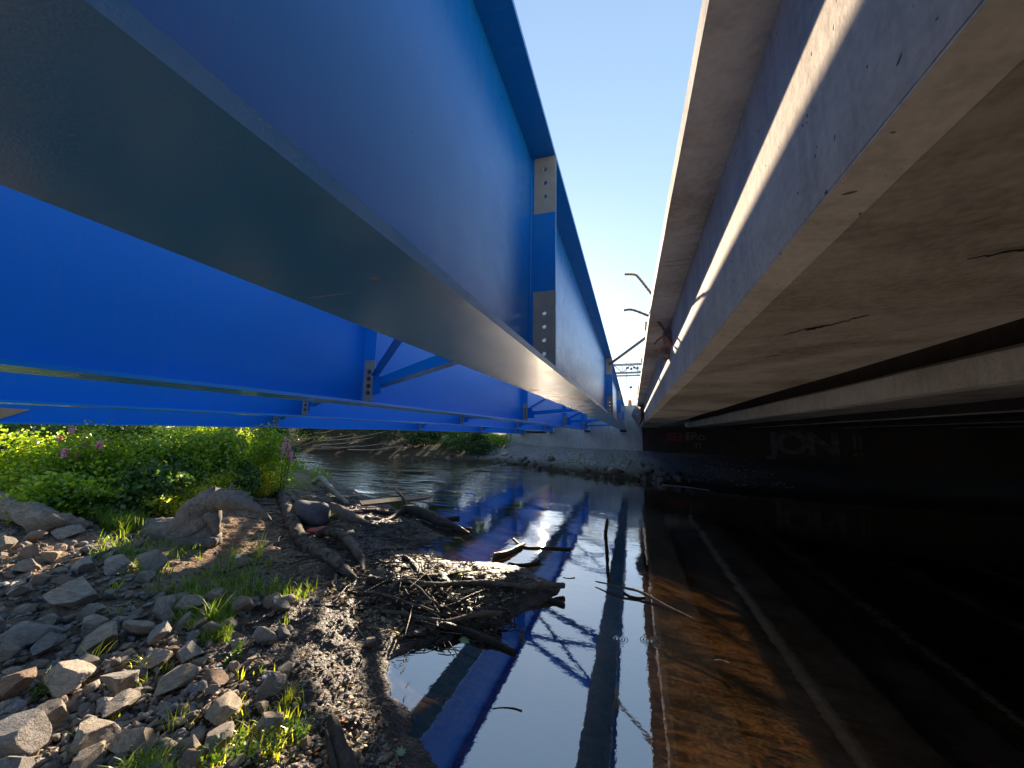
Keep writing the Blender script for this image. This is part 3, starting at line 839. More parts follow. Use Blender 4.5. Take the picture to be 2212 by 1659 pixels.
m.cyl((.28, -.1, 0), (.28, -.1, 1.0), .022, 6); m.cyl((-.35, 0, 0), (-.35, 0, 1.0), .022, 6)
m.build('rail', GALV, rl)
o = MB().cyl((0, 0, 0), (0, 0, .06), .2, 12).cyl((0, 0, .06), (0, 0, .72), .15, 12, .11).build('traffic_drum', ORANGE); o.location = (-.13, 26.2, 3.45)
tag(o, 'small orange traffic drum beside the hand railing on the far abutment', 'traffic drum')

# ------------------------------------------------------------------ rocks
def rock_mesh(seed, sub=3, flat=.7):
    rr = np.random.default_rng(seed)
    bm = bmesh.new(); bmesh.ops.create_icosphere(bm, subdivisions=sub, radius=1)
    nk = 17; k = rr.normal(size=(nk, 3)); k /= np.linalg.norm(k, axis=1)[:, None]; off = rr.uniform(.40, .78, nk)
    sc = np.array([1, rr.uniform(.6, .9), flat * rr.uniform(.7, 1.1)])
    P_ = np.array([v.co[:] for v in bm.verts])
    for d_, o_ in zip(k, off):
        q = P_ @ d_; P_ = P_ - np.outer(np.maximum(q - o_, 0), d_) * .995
    nn = fbm(P_[:, 0] * 2 + P_[:, 2] * 1.3, P_[:, 1] * 2 - P_[:, 2], .7, seed, 4) * .045
    P_ = P_ * (1 + nn)[:, None] * sc
    for v, p in zip(bm.verts, P_): v.co = Vector(p)
    me = bpy.data.meshes.new('rock'); bm.to_mesh(me); bm.free(); me.materials.append(ROCK)
    return me
ROCKS = [rock_mesh(40 + s, 4 if s < 7 else 3, random.Random(s).choice([.5, .6, .75, .9])) for s in range(16)]
def place_rock(x, y, s, label, group=None, me=None, sink=.10, rot=None, name='rock', sc=(1, 1, 1), z=None):
    o = obj(name, me or random.choice(ROCKS))
    o.location = (x, y, (H(x, y) if z is None else z) + s * (.5 - sink) * sc[2])
    o.rotation_euler = rot or (random.uniform(-.35, .35), random.uniform(-.35, .35), random.uniform(0, 6.28))
    o.scale = (s * sc[0], s * sc[1], s * sc[2])
    return tag(o, label, 'rock', group)
# hand placed stones: pixel of the centre, half width in pixels, label
big = [(55, 1400, 58, 'large rounded tan stone at the left edge halfway up the stony bank'),
       (30, 1505, 40, 'tan stone at the left edge just below the large rounded one'),
       (130, 1500, 62, 'orange-tan slab stone lit by the sun near the bottom left'),
       (215, 1402, 46, 'dark block-shaped stone with a flat pale top among the left rocks'),
       (160, 1310, 52, 'long brown stone with a rusty face at the left of the bank'),
       (405, 1428, 38, 'smooth egg-shaped grey stone in the shade in the middle of the stones'),
       (480, 1556, 54, 'big tan boulder with a flat sloping top near the bottom of the stones'),
       (255, 1545, 48, 'upright wedge-shaped tan stone near the bottom left grass clump'),
       (470, 1625, 38, 'brown slanting slab leaning below the big tan boulder'),
       (40, 1625, 75, 'wide grey-brown slab stone in the bottom left corner'),
       (200, 1615, 55, 'grey-green flat stone in front of the bottom left grass clump'),
       (340, 1440, 34, 'flat grey stone left of the egg-shaped stone'),
       (615, 1458, 26, 'small upright square grey stone on the mud near the water'),
       (145, 1163, 32, 'small blocky stone beside the long log at the left'),
       (380, 1490, 52, 'long low tan stone above the big tan boulder'),
       (95, 1585, 45, 'tan round stone below the orange-tan slab')]
placed = []
for q, (px, py, hw, lab) in enumerate(big):
    p = gp(px, py); s = pxr(p, hw * 1.2)
    place_rock(p.x, p.y, s, lab, me=ROCKS[(q * 5 + 2) % 7], sink=.15, sc=(1, .9, 1.05), rot=(random.uniform(-.2, .2), random.uniform(-.2, .2), random.uniform(0, 6)))
    placed.append((p.x, p.y, s))
p = gp(670, 1128); s = pxr(p, 38)
bm = bmesh.new(); bmesh.ops.create_icosphere(bm, subdivisions=4, radius=1)
for v in bm.verts:
    q = v.co; k = 1 + .42 * float(vnoise(q.x + q.z, q.y - q.z, .9, 6)) + .12 * float(vnoise(q.x * 2 + 5, q.y * 2 - q.z, .7, 9)) + .05 * float(vnoise(q.x * 4, q.y * 4 + q.z * 3, .9, 8))
    v.co = q * k
me = bpy.data.meshes.new('boulder'); bm.to_mesh(me); bm.free(); me.polygons.foreach_set('use_smooth', [True] * len(me.polygons)); me.materials.append(simple('dark_boulder_stone', (.085, .078, .08), .8, .4, 5, .6, .01))
o = obj('boulder', me); o.location = p + Vector((0, 0, s * .42)); o.scale = (s * 1.12, s * .9, s * .82); o.rotation_euler = (.1, .15, .7)
tag(o, 'dark smooth round boulder among the driftwood at the back of the mud', 'boulder')
# scattered stones of the bank
cnt = 0; tries = 0
while cnt < 185 and tries < 9000:
    tries += 1
    px = random.uniform(-20, 640) ; py = random.uniform(1175, 1690)
    edge = 640 - (py - 1175) * .12 if py < 1500 else 590
    if py < 1300: edge = 300 + (py - 1175) * .4
    if px > edge: continue
    p = gp(px, py); dens = 1.0 if px < 430 else .45
    if random.random() > dens: continue
    hw = random.choice([14, 20, 28, 38, 46, 54]) * (.55 + .6 * (py - 1175) / 480) * (1 if px < 420 else .8)
    s = pxr(p, hw)
    if any((p.x - a) ** 2 + (p.y - b) ** 2 < ((s + c) * .60) ** 2 for a, b, c in placed): continue
    placed.append((p.x, p.y, s)); cnt += 1
    place_rock(p.x, p.y, s, 'angular stone of the loose rubble covering the near bank at the lower left', 'loose stones on the near bank', sink=random.uniform(.0, .25), sc=(1, 1, random.uniform(.9, 1.35)), rot=(random.uniform(-.7, .7), random.uniform(-.7, .7), random.uniform(0, 6.28)))
for (px, py) in [(560, 1445), (600, 1410), (545, 1405), (640, 1530), (690, 1500), (900, 1372), (575, 1385), (510, 1395), (620, 1365), (585, 1330), (520, 1330), (660, 1610), (770, 1640), (560, 1560), (800, 1395), (550, 1300)]:
    p = gp(px, py); place_rock(p.x, p.y, pxr(p, random.uniform(9, 20)), 'small stone half sunk in the dark mud between the rubble and the water', 'stones in the mud', sink=.25)
# riprap along the far waterline and on the slope
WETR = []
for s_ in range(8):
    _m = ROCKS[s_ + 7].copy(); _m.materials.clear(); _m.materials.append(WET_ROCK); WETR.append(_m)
wl = [(-13.5, 20.95), (-8.11, 20.79), (-7.29, 20.16), (-5.77, 19.4), (-3.6, 17.87), (-1.31, 16.53), (0.36, 16.0), (1.34, 15.43), (2.71, 14.45), (4.6, 14.08), (7.85, 13.87)]
for q in range(78):
    t = random.random() * (len(wl) - 3.001) * .999; i = int(t); f = t - i
    x = wl[i][0] + (wl[i + 1][0] - wl[i][0]) * f; y = wl[i][1] + (wl[i + 1][1] - wl[i][1]) * f + random.uniform(-.25, .75) * (1 if q % 4 else 3)
    s = random.uniform(.10, .30)
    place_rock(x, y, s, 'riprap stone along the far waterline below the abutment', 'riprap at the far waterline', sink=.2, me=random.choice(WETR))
for (px, py, hw, lab) in [(1395, 962, 15, 'pale grey boulder at the foot of the abutment wall under the gap between the bridges'),
                          (1090, 985, 14, 'pale blue-grey boulder on the slope left of the abutment'),
                          (1120, 968, 12, 'grey broken slab leaning at the left end of the abutment'),
                          (1320, 1022, 12, 'flat pale stone lying at the far waterline')]:
    p = gp(px, py); place_rock(p.x, p.y, pxr(p, hw), lab, me=ROCKS[2], sink=.2)
# rubble: small stones filling the gaps
def rubble(name, pts, smin, smax, mat):
    src = []
    for s_ in range(8):
        me_ = rock_mesh(70 + s_, 2, .75); 
        src.append((np.array([v.co[:] for v in me_.vertices]), np.array([p.vertices[:] for p in me_.polygons])))
        bpy.data.meshes.remove(me_)
    Vs = []; Fs = []; n0 = 0
    for p in pts:
        v, f = src[RNG.integers(0, 8)]; s_ = RNG.uniform(smin, smax) * RNG.choice([.6, 1, 1, 1.5]); R_ = np.array(Matrix.Rotation(RNG.uniform(0, 6.28), 3, 'Z') @ Matrix.Rotation(RNG.uniform(-.7, .7), 3, 'X'))
        Vs.append(v @ R_.T * s_ + p + np.array([0, 0, s_ * .3])); Fs.append(f + n0); n0 += len(v)
    return obj(name, mesh_from(name, np.concatenate(Vs), np.concatenate(Fs), mat))
# gravel: thousands of small chips in one sheet of stuff
def scatter_chips(name, pts, smin, smax, mat):
    Vt = np.array([(1, 0, 0), (-1, 0, 0), (0, 1, 0), (0, -1, 0), (0, 0, 1), (0, 0, -1.)])
    Ft = np.array([(0, 2, 4), (2, 1, 4), (1, 3, 4), (3, 0, 4), (2, 0, 5), (1, 2, 5), (3, 1, 5), (0, 3, 5)])
    n = len(pts); s = RNG.uniform(smin, smax, n)
    a = RNG.uniform(0, 6.28, n)
    V = np.repeat(Vt[None], n, 0) + RNG.uniform(-.35, .35, (n, 6, 3))
    V[:, :, 2] *= .55
    ca, sa = np.cos(a)[:, None], np.sin(a)[:, None]
    X = V[:, :, 0] * ca - V[:, :, 1] * sa; Y = V[:, :, 0] * sa + V[:, :, 1] * ca
    V = np.stack([X, Y, V[:, :, 2]], 2) * s[:, None, None] + pts[:, None, :]
    F = (Ft[None] + np.arange(n)[:, None, None] * 6).reshape(-1, 3)
    return obj(name, mesh_from(name, V.reshape(-1, 3), F, mat))
def chip_mat():
    m, nt = newmat('gravel_chips'); g = N(nt)
    r = g('NewGeometry').outputs['Random Per Island']
    c = ramp(g, r, [(0, (.10, .085, .07)), (.4, (.24, .20, .16)), (.7, (.34, .29, .24)), (.97, (.20, .20, .22)), (1, (.5, .48, .45))])
    nn = g('TexNoise', {'Vector': g('NewGeometry').outputs['Position'], 'Scale': 60.0, 'Detail': 6.0}).outputs[0]; c = mixc(g, ramp(g, nn, [(.35, .55), (.65, 0)]), c, col((.06, .05, .04)))
    bb = g('Bump', {'Strength': .8, 'Distance': .01, 'Height': nn}).outputs[0]
    p = g('BsdfPrincipled', {'Base Color': c, 'Roughness': .85, 'Normal': bb}); g('OutputMaterial', {0: p.outputs[0]}); return m
CHIP = chip_mat()
rp = []
while len(rp) < 1900:
    px = random.uniform(-30, 660); py = random.uniform(1165, 1690)
    if px > 640 - (py - 1175) * .1 or (px > 430 and random.random() < .75) or (py < 1300 and px > 300 + (py - 1175) * .5): continue
    d = ray(px, py); t = (.4 - CAMZ) / d.z; rp.append((d.x * t, d.y * t))
rp = np.array(rp); rp = rp[sdist(rp[:, 0], rp[:, 1], NEAR) > .25]
rp = np.column_stack([rp, height(rp[:, 0], rp[:, 1])])
tag(rubble('rubble', rp, .020, .042, CHIP), 'small broken stones packed between the bigger ones on the near bank', 'rubble', kind='stuff')
pts = []
while len(pts) < 5200:
    px = random.uniform(-30, 860); py = random.uniform(1150, 1690)
    d = ray(px, py); t = (.35 - CAMZ) / d.z
    pts.append((d.x * t, d.y * t))
pts = np.array(pts); dn = sdist(pts[:, 0], pts[:, 1], NEAR); k = dn > .12; pts = pts[k]
pts = np.column_stack([pts, height(pts[:, 0], pts[:, 1])])
tag(scatter_chips('gravel', pts, .006, .024, CHIP), 'gravel and stone chips spread over the near bank', 'gravel', kind='stuff')
pts = np.column_stack([RNG.uniform(-10, 5, 3500), RNG.uniform(14, 24.5, 3500)]); dn = sdist(pts[:, 0], pts[:, 1], FAR)
pts = pts[(dn > .3) & (pts[:, 1] < abut_y(pts[:, 0]) - .3)]
pts = np.column_stack([pts, height(pts[:, 0], pts[:, 1])])
tag(scatter_chips('gravel', pts, .02, .07, CHIP), 'pale gravel on the slope below the far abutment', 'gravel', kind='stuff')

# ------------------------------------------------------------------ driftwood
def tube(name, P, R, mat, ns=10, parent=None, rough=.12, seed=0, cap=True, lump=.0):
    P = [Vector(p) for p in P]; Q = []; RR = []
    for a in range(len(P) - 1):
        p0 = P[max(a - 1, 0)]; p1 = P[a]; p2 = P[a + 1]; p3 = P[min(a + 2, len(P) - 1)]
        K = max(4, min(18, int((p2 - p1).length / max(.008, R[a]) / .7)))
        for q in range(K):
            t = q / K
            Q.append(.5 * ((2 * p1) + (p2 - p0) * t + (2 * p0 - 5 * p1 + 4 * p2 - p3) * t * t + (3 * p1 - p0 - 3 * p2 + p3) * t ** 3))
            RR.append(R[a] + (R[a + 1] - R[a]) * t)
    Q.append(P[-1]); RR.append(R[-1])
    rr = np.random.default_rng(seed + 5); V = []; Fc = []; uv = []
    if ns >= 12: ns = int(ns * 1.7)
    u = None; acc = 0; ph = rr.uniform(0, 9)
    for q, p in enumerate(Q):
        d = (Q[min(q + 1, len(Q) - 1)] - Q[max(q - 1, 0)]).normalized()
        if u is None: u = d.orthogonal().normalized()
        u = (u - d * u.dot(d)).normalized(); w = d.cross(u)
        if q: acc += (Q[q] - Q[q - 1]).length
        for s in range(ns):
            a = 2 * pi * s / ns
            k = 1 + rough * (float(vnoise(cos(a) * 1.2 + ph, acc / max(.02, RR[q]) * .6 + sin(a) * 1.2, .9, seed)) * 2 + .8 * float(vnoise(cos(a) * 3 + ph, acc / max(.02, RR[q]) * 1.2 + sin(a) * 3, .6, seed + 3))) + lump * max(0, float(vnoise(acc * 9 + ph, a, 1.0, seed + 7))) - rough * .9 * max(0, float(vnoise(cos(a) * 5 + ph + .3 * sin(acc * 4), sin(a) * 5 + acc * 1.5, .8, seed + 11)))
            V.append(p + (u * cos(a) + w * sin(a)) * RR[q] * k)
    m = len(Q)
    for q in range(m - 1):
        for s in range(ns): Fc.append((q * ns + s, q * ns + (s + 1) % ns, (q + 1) * ns + (s + 1) % ns, (q + 1) * ns + s))
    c0 = len(V); V.append(Q[0] - (Q[1] - Q[0]).normalized() * RR[0] * .3); V.append(Q[-1] + (Q[-1] - Q[-2]).normalized() * RR[-1] * .5)
    for s in range(ns):
        Fc.append((c0, (s + 1) % ns, s)); Fc.append((c0 + 1, (m - 1) * ns + s, (m - 1) * ns + (s + 1) % ns))
    me = mesh_from(name, V, Fc, mat, True)
    ul = me.uv_layers.new(name='UVMap')
    for poly in me.polygons:
        for li in poly.loop_indices:
            vi = me.loops[li].vertex_index
            if vi < c0: ul.data[li].uv = (vi // ns * .12, (vi % ns) / ns * 2)
    return obj(name, me, parent)
Z4 = lambda x, y: ((700 + x / 3.16) * .8848, (1200 + y / 3.16) * .8848)
Z6 = lambda x, y: ((1100 + x / 1.896) * .8848, (1000 + y / 1.896) * .8848)
ZB4 = lambda x, y: ((0 + x / 2.458) * .8848, (1000 + y / 2.458) * .8848)
Z5 = lambda x, y: ((650 + x / 3.403) * .8848, (1600 + y / 3.403) * .8848)
def stick(cv, sc, pts, th, mat, label, name='branch', cat='branch', lifts=None, group=None, ns=12, rough=.2, lump=.3, seed=None):
    n = len(pts); P3 = []; R3 = []
    for i, (x, y) in enumerate(pts):
        lift = (lifts[i] if lifts else 0)
        p = gp(*cv(x, y), lift)
        t = th[0] + (th[-1] - th[0]) * i / (n - 1) if len(th) == 2 else th[i]
        r = pxr(p, t / sc * .8848) / 2
        p.z += r * .55; P3.append(p); R3.append(r)
    o0 = P3[0].copy(); P3 = [p - o0 for p in P3]
    o = tube(name, P3, R3, mat, ns, None, rough, seed if seed is not None else int(pts[0][0]) % 97, lump=lump)
    o.location = o0
    return tag(o, label, cat, group)
S = 3.16
stick(Z4, S, [(-75, -10), (-20, 100), (30, 230), (75, 330), (130, 420), (215, 470), (290, 510), (400, 590), (530, 680)], [75, 85, 95, 85, 80, 85, 110, 80, 30], WOOD_BARKY, 'long curved barkless branch winding from the bushes down over the dark mud', 'log', 'log', ns=14, rough=.22, lump=.3)
stick(Z4, S, [(230, 350), (300, 330), (400, 345), (485, 410), (545, 490), (580, 560), (592, 620)], [55, 66, 72, 72, 64, 48, 16], WOOD_BARKY, 'thick arched branch bowing over the mud beside the red scrap', 'branch', lifts=[0, .05, .08, .08, .06, .02, 0], ns=12)
stick(ZB4, 2.458, [(1880, 450), (1900, 428), (1930, 425), (1975, 470), (2020, 515), (2085, 572)], [30, 32, 34, 30, 28, 26], WOOD_PALE, 'pale bleached root bent like a hook at the edge of the reeds', 'branch', lifts=[0, .12, .15, .1, .05, 0], ns=10)
stick(Z4, S, [(340, 165), (430, 215), (530, 235), (620, 255), (720, 275)], [100, 110, 70, 30, 12], WOOD, 'thick broken log end tapering to a spike beside the round boulder', 'log', 'log', ns=14, rough=.2)
stick(Z4, S, [(480, 165), (600, 160), (760, 175), (900, 180)], [30, 34], WOOD_DARK, 'straight dark branch lying behind the forked log')
stick(Z4, S, [(700, 250), (800, 215), (870, 180), (930, 155), (1060, 195), (1200, 255), (1320, 295), (1410, 328)], [22, 34, 45, 75, 80, 70, 45, 12], WOOD_DARK, 'forked tapering log pointing out over the water', 'log', 'log', lifts=[0, 0, .02, .06, .08, .05, .02, 0], ns=14, rough=.25)
stick(Z4, S, [(945, 140), (915, 90), (880, 30), (840, -12)], [26, 14], WOOD, 'thin forked stick pointing up from the log over the water', lifts=[.06, .2, .35, .45])
stick(Z4, S, [(1150, 290), (1280, 300), (1420, 288)], [26, 16], WOOD_DARK, 'short dark stub lying on the water at the tip of the forked log')
stick(Z4, S, [(1100, 195), (1220, 215), (1330, 210)], [18, 30], WOOD_DARK, 'dark twig just behind the forked log over the water')
stick(Z4, S, [(790, 775), (850, 715), (920, 700), (1000, 715), (1130, 735), (1300, 722), (1500, 712), (1700, 730), (1850, 745), (2000, 735), (2140, 740)], [14, 35, 45, 44, 42, 38, 34, 34, 42, 48, 40], WOOD, 'long pale branch lying across the mud spit and out over the water', 'branch', lifts=[0, .01, .02, .02, .02, .02, .02, .02, .03, .04, .05], ns=12)
stick(Z4, S, [(630, 700), (700, 715), (780, 695), (850, 620), (900, 580)], [70, 66, 50, 40, 28], WOOD_DARK, 'knobbly root end at the left tip of the long branch on the spit', 'branch', ns=12, rough=.3)
stick(Z4, S, [(900, 520), (955, 550), (1005, 610), (1035, 680)], [40, 44], WOOD_DARK, 'short bent dark branch dipping into the pool behind the mud spit')
stick(Z4, S, [(1030, 640), (1100, 665), (1190, 690)], [26, 22], WOOD_DARK, 'small dark stick joining the bent branch at the pool edge')
stick(Z4, S, [(730, 932), (900, 955), (1050, 990), (1220, 1015), (1320, 1000), (1450, 965), (1560, 955), (1660, 955)], [26, 32, 34, 34, 40, 40, 42, 40], WOOD, 'long curved branch lying over the stick pile with its blunt end above the water', lifts=[0, 0, .01, .03, .04, .05, .06, .07], ns=12)
stick(Z4, S, [(1180, 1050), (1350, 1085), (1500, 1140), (1620, 1185), (1762, 1248)], [56, 58, 55, 46, 34], WOOD_DARK, 'thick dark wet log half afloat pointing at the camera from the stick pile', 'log', 'log', lifts=[.03, .02, .01, 0, 0], ns=12)
stick(Z4, S, [(1310, 1038), (1390, 1055), (1475, 1080)], [30, 18], WOOD_DARK, 'short spike of dark wood between the curved branch and the floating log')
stick(Z4, S, [(1480, 1100), (1570, 1135), (1650, 1165)], [26, 26], WOOD_DARK, 'dark straight stick floating just behind the thick wet log')
stick(Z4, S, [(870, 1142), (960, 1105), (1075, 1070)], [28, 26], WOOD, 'small pale stick at the near edge of the stick pile')
stick(Z4, S, [(1090, 1052), (1130, 1080), (1175, 1112)], [26, 20], WOOD, 'small stub crossing the near end of the stick pile')
stick(Z4, S, [(930, 1225), (1080, 1190), (1180, 1120), (1235, 1065)], [12, 20], WOOD_DARK, 'curved twig rising from the near edge of the stick pile')
stick(Z4, S, [(440, 1190), (560, 1110), (700, 1042), (820, 1015), (922, 1004)], [7, 9], WOOD, 'thin bowed twig lying on the wet glistening mud')
stick(Z4, S, [(530, 1050), (570, 1105), (665, 1188)], [24, 12], WOOD, 'short twig with a thick end on the glistening mud')
stick(Z4, S, [(0, 712), (250, 715), (450, 700), (650, 660)], [7, 8], WOOD, 'very long thin wiry twig crossing the dark mud')
stick(Z4, S, [(540, 780), (700, 790), (850, 830), (950, 870), (1060, 900), (1200, 965)], [14, 20], WOOD, 'long straight twig running diagonally through the stick pile', lifts=[0, .02, .03, .04, .04, .02])
stick(Z4, S, [(815, 860), (900, 900), (1050, 920), (1180, 960), (1265, 992)], [32, 24], WOOD_DARK, 'dark wavy branch in the middle of the stick pile')
stick(Z4, S, [(920, 685), (1020, 740), (1100, 825), (1160, 860), (1178, 905)], [10, 8], WOOD_PALE, 'pale thin arching twig over the stick pile', lifts=[.02, .06, .08, .05, 0])
stick(Z4, S, [(1150, 820), (1300, 800), (1450, 790)], [15, 12], WOOD_DARK, 'thin dark twig on the shaded side of the mud spit')
stick(Z4, S, [(1290, 890), (1400, 820), (1545, 762)], [22, 18], WOOD_DARK, 'straight dark stick slanting across the mud spit', lifts=[0, .03, .03])
stick(Z4, S, [(1505, 800), (1555, 880), (1625, 955)], [9, 8], WOOD, 'thin twig sloping down the front of the mud spit')
stick(Z4, S, [(725, 815), (692, 860), (705, 935)], [8, 12], WOOD, 'little hooked twig standing in the mud left of the stick pile', lifts=[.06, .03, 0])
stick(Z4, S, [(210, 885), (400, 892), (560, 915), (700, 915)], [10, 24], WOOD_DARK, 'dark tapering stick lying on the mud left of the stick pile')
stick(Z4, S, [(460, 770), (550, 800), (665, 875)], [10, 36], WOOD_DARK, 'stubby branch half buried in the dark mud')
stick(Z4, S, [(1710, 562), (1800, 578), (1890, 572), (1945, 545)], [24, 36], WOOD_DARK, 'short thick stick at the far edge of the mud spit')
stick(Z4, S, [(1750, 370), (1830, 432), (2000, 440), (2190, 448)], [16, 22], WOOD_DARK, 'thin stick floating beyond the mud spit')
stick(Z4, S, [(1600, 520), (1680, 500), (1770, 455), (1830, 415)], [60, 30], WOOD_DARK, 'dark broken stub sticking out beyond the mud spit')
stick(Z4, S, [(2020, 840), (2085, 862), (2140, 882)], [34, 30], WOOD_DARK, 'short dark stick floating at the tip of the mud spit')
stick(Z4, S, [(660, 465), (800, 448), (1005, 440)], [8, 16], WOOD_DARK, 'thin dark stick over the pool behind the arched branch')
stick(Z4, S, [(700, 530), (830, 575), (960, 600)], [14, 14], WOOD_DARK, 'thin stick at the edge of the pool behind the spit')
stick(Z4, S, [(910, 55), (1030, 80), (1150, 98)], [6, 6], WOOD, 'straight pale reed stem on the water behind the plank')
stick(Z6, 1.896, [(670, 796), (780, 822), (880, 848), (1000, 912), (1135, 975)], [5, 10, 12, 10, 6], WOOD, 'long slender branch floating on the open water in the middle', lifts=[.03, .05, .04, .01, .005])
stick(Z6, 1.896, [(800, 850), (850, 872), (900, 872)], [9, 9], WOOD_DARK, 'short dark twig floating under the long slender branch')
stick(Z6, 1.896, [(190, 1386), (240, 1380), (290, 1384), (330, 1396)], [3, 6], WOOD_DARK, 'small curly twig floating near the bottom on blue water')
stick(Z6, 1.896, [(520, 776), (545, 782), (575, 779)], [3, 4], WOOD_DARK, 'tiny brown twig floating in the middle of the water')
stick(Z6, 1.896, [(1225, 1160), (1260, 1162), (1290, 1175)], [4, 4], WOOD_PALE, 'small pale twig floating at the edge of the black water')
stick(Z6, 1.896, [(980, 350), (1080, 358), (1200, 374)], [5, 3], WOOD_PALE, 'thin pale branch afloat at the far waterline under the dark bridge')
stick(Z6, 1.896, [(718, 575), (722, 545), (726, 515)], [16, 14], WOOD_DARK, 'dark stump sticking up out of the far water', 'stump', 'stump', lifts=[0, .2, .45])
stick(ZB4, 2.458, [(1160, 985), (1350, 975), (1500, 930), (1720, 925)], [12, 16], WOOD, 'pale brown stick lying in the grass above the stones')
stick(Z4, S, [(-10, 645), (40, 700), (90, 860), (120, 965)], [6, 9], WOOD, 'thin upright twig bent over the dark mud at the left')
stick(lambda x, y: ((x / 2.886) * .8848, (1300 + y / 2.886) * .8848), 2.886, [(1765, 550), (1740, 620), (1710, 680), (1730, 740)], [18, 26], WOOD, 'short crooked stick standing among the dark stones')
for i, (a, b) in enumerate((((1500, 545), (1640, 690)), ((1640, 520), (1770, 560)), ((1540, 560), (1590, 640)))):
    stick(ZB4, 2.458, [a, ((a[0] + b[0]) / 2, (a[1] + b[1]) / 2 - 15), b], [26, 14], WOOD_DARK, ['dark branch between the root stump and the long curved branch', 'dark knotty branch in front of the bush by the boulder', 'short thin branch at the foot of the bush with pink spikes'][i], lifts=[0, .04, 0])
# root stump
st0 = gp(*ZB4(1180, 790))
def zb(x, y, dz=0, back=0):
    d = ray(*ZB4(x, y)); t = (st0.y + back) / d.y
    p = Vector((0, 0, CAMZ)) + d * t
    return p - st0
sr = empty('root_stump', tuple(st0)); tag(sr, 'large pale grey root stump with a broken arch beside the bushes', 'stump')
dep = pxr(st0, 1) * .8848 / 2.458 * 1.18
def pr(w): return w * dep / 2
tube('trunk', [zb(470, 740, back=.35), zb(620, 745, back=.28), zb(800, 755, back=.12), zb(960, 750), zb(1120, 750), zb(1230, 770), zb(1300, 795)], [pr(w) for w in (60, 90, 125, 150, 165, 120, 50)], STUMP, 20, sr, .22, 3, lump=.35)
tube('root', [zb(1060, 740), zb(1140, 690), zb(1200, 620), zb(1240, 560), zb(1290, 520)], [pr(w) for w in (120, 165, 165, 130, 80)], STUMP, 20, sr, .28, 4, lump=.5)
tube('root', [zb(1240, 545), zb(1330, 540), zb(1420, 550), zb(1490, 575), zb(1560, 605), zb(1610, 650)], [pr(w) for w in (110, 105, 90, 55, 26, 8)], STUMP, 16, sr, .28, 5, lump=.4)
tube('root', [zb(1180, 650), zb(1150, 612), zb(1122, 596)], [pr(w) for w in (90, 55, 10)], STUMP, 10, sr, .2, 6)
tube('root', [zb(1275, 540), zb(1272, 500), zb(1290, 458)], [pr(w) for w in (70, 40, 6)], STUMP, 10, sr, .2, 7)
tube('root', [zb(1375, 545), zb(1385, 490), zb(1392, 435)], [pr(w) for w in (60, 32, 4)], STUMP, 10, sr, .2, 8)
tube('root', [zb(1270, 620), zb(1290, 690), zb(1305, 745)], [pr(w) for w in (80, 52, 22)], STUMP, 12, sr, .2, 9)
tube('root', [zb(1000, 795, back=-.2), zb(1130, 805, back=-.15), zb(1290, 795, back=-.1)], [pr(w) for w in (30, 60, 40)], STUMP, 12, sr, .2, 10)
# long log at the left
q0 = gp(*ZB4(300, 740)); 
stick(ZB4, 2.458, [(-140, 520), (0, 585), (140, 640), (260, 690), (360, 715), (450, 725), (530, 715)], [75, 100, 118, 120, 108, 90, 45], WOOD_PALE, 'long pale sunlit log lying along the gravel at the left edge', 'log', 'log', lifts=[.16, .16, .14, .10, .06, .03, 0], ns=16, rough=.28, lump=.4)
stick(ZB4, 2.458, [(540, 690), (640, 700), (760, 705), (830, 700)], [40, 46], WOOD_DARK, 'dark rotten log in the shadow between the pale log and the root stump', 'log', 'log', ns=12, rough=.25)
# split post standing at the bottom
pb = gp(*Z5(705, 1100)); 
r = empty('split_post', tuple(pb)); tag(r, 'grey split wooden post standing in the mud at the bottom edge', 'post')
def z5p(x, y, back=0):
    d = ray(*Z5(x, y)); t = (pb.y + back) / d.y
    return Vector((0, 0, CAMZ)) + d * t - pb
k5 = pxr(pb, .8848 / 3.403)
tube('stem', [z5p(720, 1120), z5p(680, 950, .03), z5p(610, 740, .08), z5p(565, 600, .12), z5p(530, 500, .14)], [k5 * w / 2 for w in (150, 140, 125, 115, 70)], BARK, 12, r, .16, 3)
tube('splinter', [z5p(600, 1100, -.02), z5p(560, 900, 0), z5p(520, 740, .04), z5p(492, 620, .06)], [k5 * w / 2 for w in (75, 60, 50, 12)], BARK, 8, r, .2, 4)
# plank
a = gp(*Z4(565, 130)); b = gp(*Z4(1095, 140))
o = MB().add([(0, 0, 0)] * 0, []); 
d = (b - a); Lg = d.length; wdt = .16
o = MB().add([(0, -wdt / 2, 0), (Lg * .93, -wdt / 2, 0), (Lg, -wdt * .1, 0), (Lg * .95, wdt / 2, 0), (0, wdt / 2, 0), (0, -wdt / 2, .045), (Lg * .93, -wdt / 2, .045), (Lg, -wdt * .1, .045), (Lg * .95, wdt / 2, .045), (0, wdt / 2, .045)],
             [(4, 3, 2, 1, 0), (5, 6, 7, 8, 9), (0, 1, 6, 5), (1, 2, 7, 6), (2, 3, 8, 7), (3, 4, 9, 8), (4, 0, 5, 9)]).build('plank', WOOD)
o.location = a + Vector((0, 0, .07)); o.rotation_euler = (.35, 0.02, math.atan2(d.y, d.x))
tag(o, 'weathered flat plank with a pointed end lying behind the forked log', 'plank')
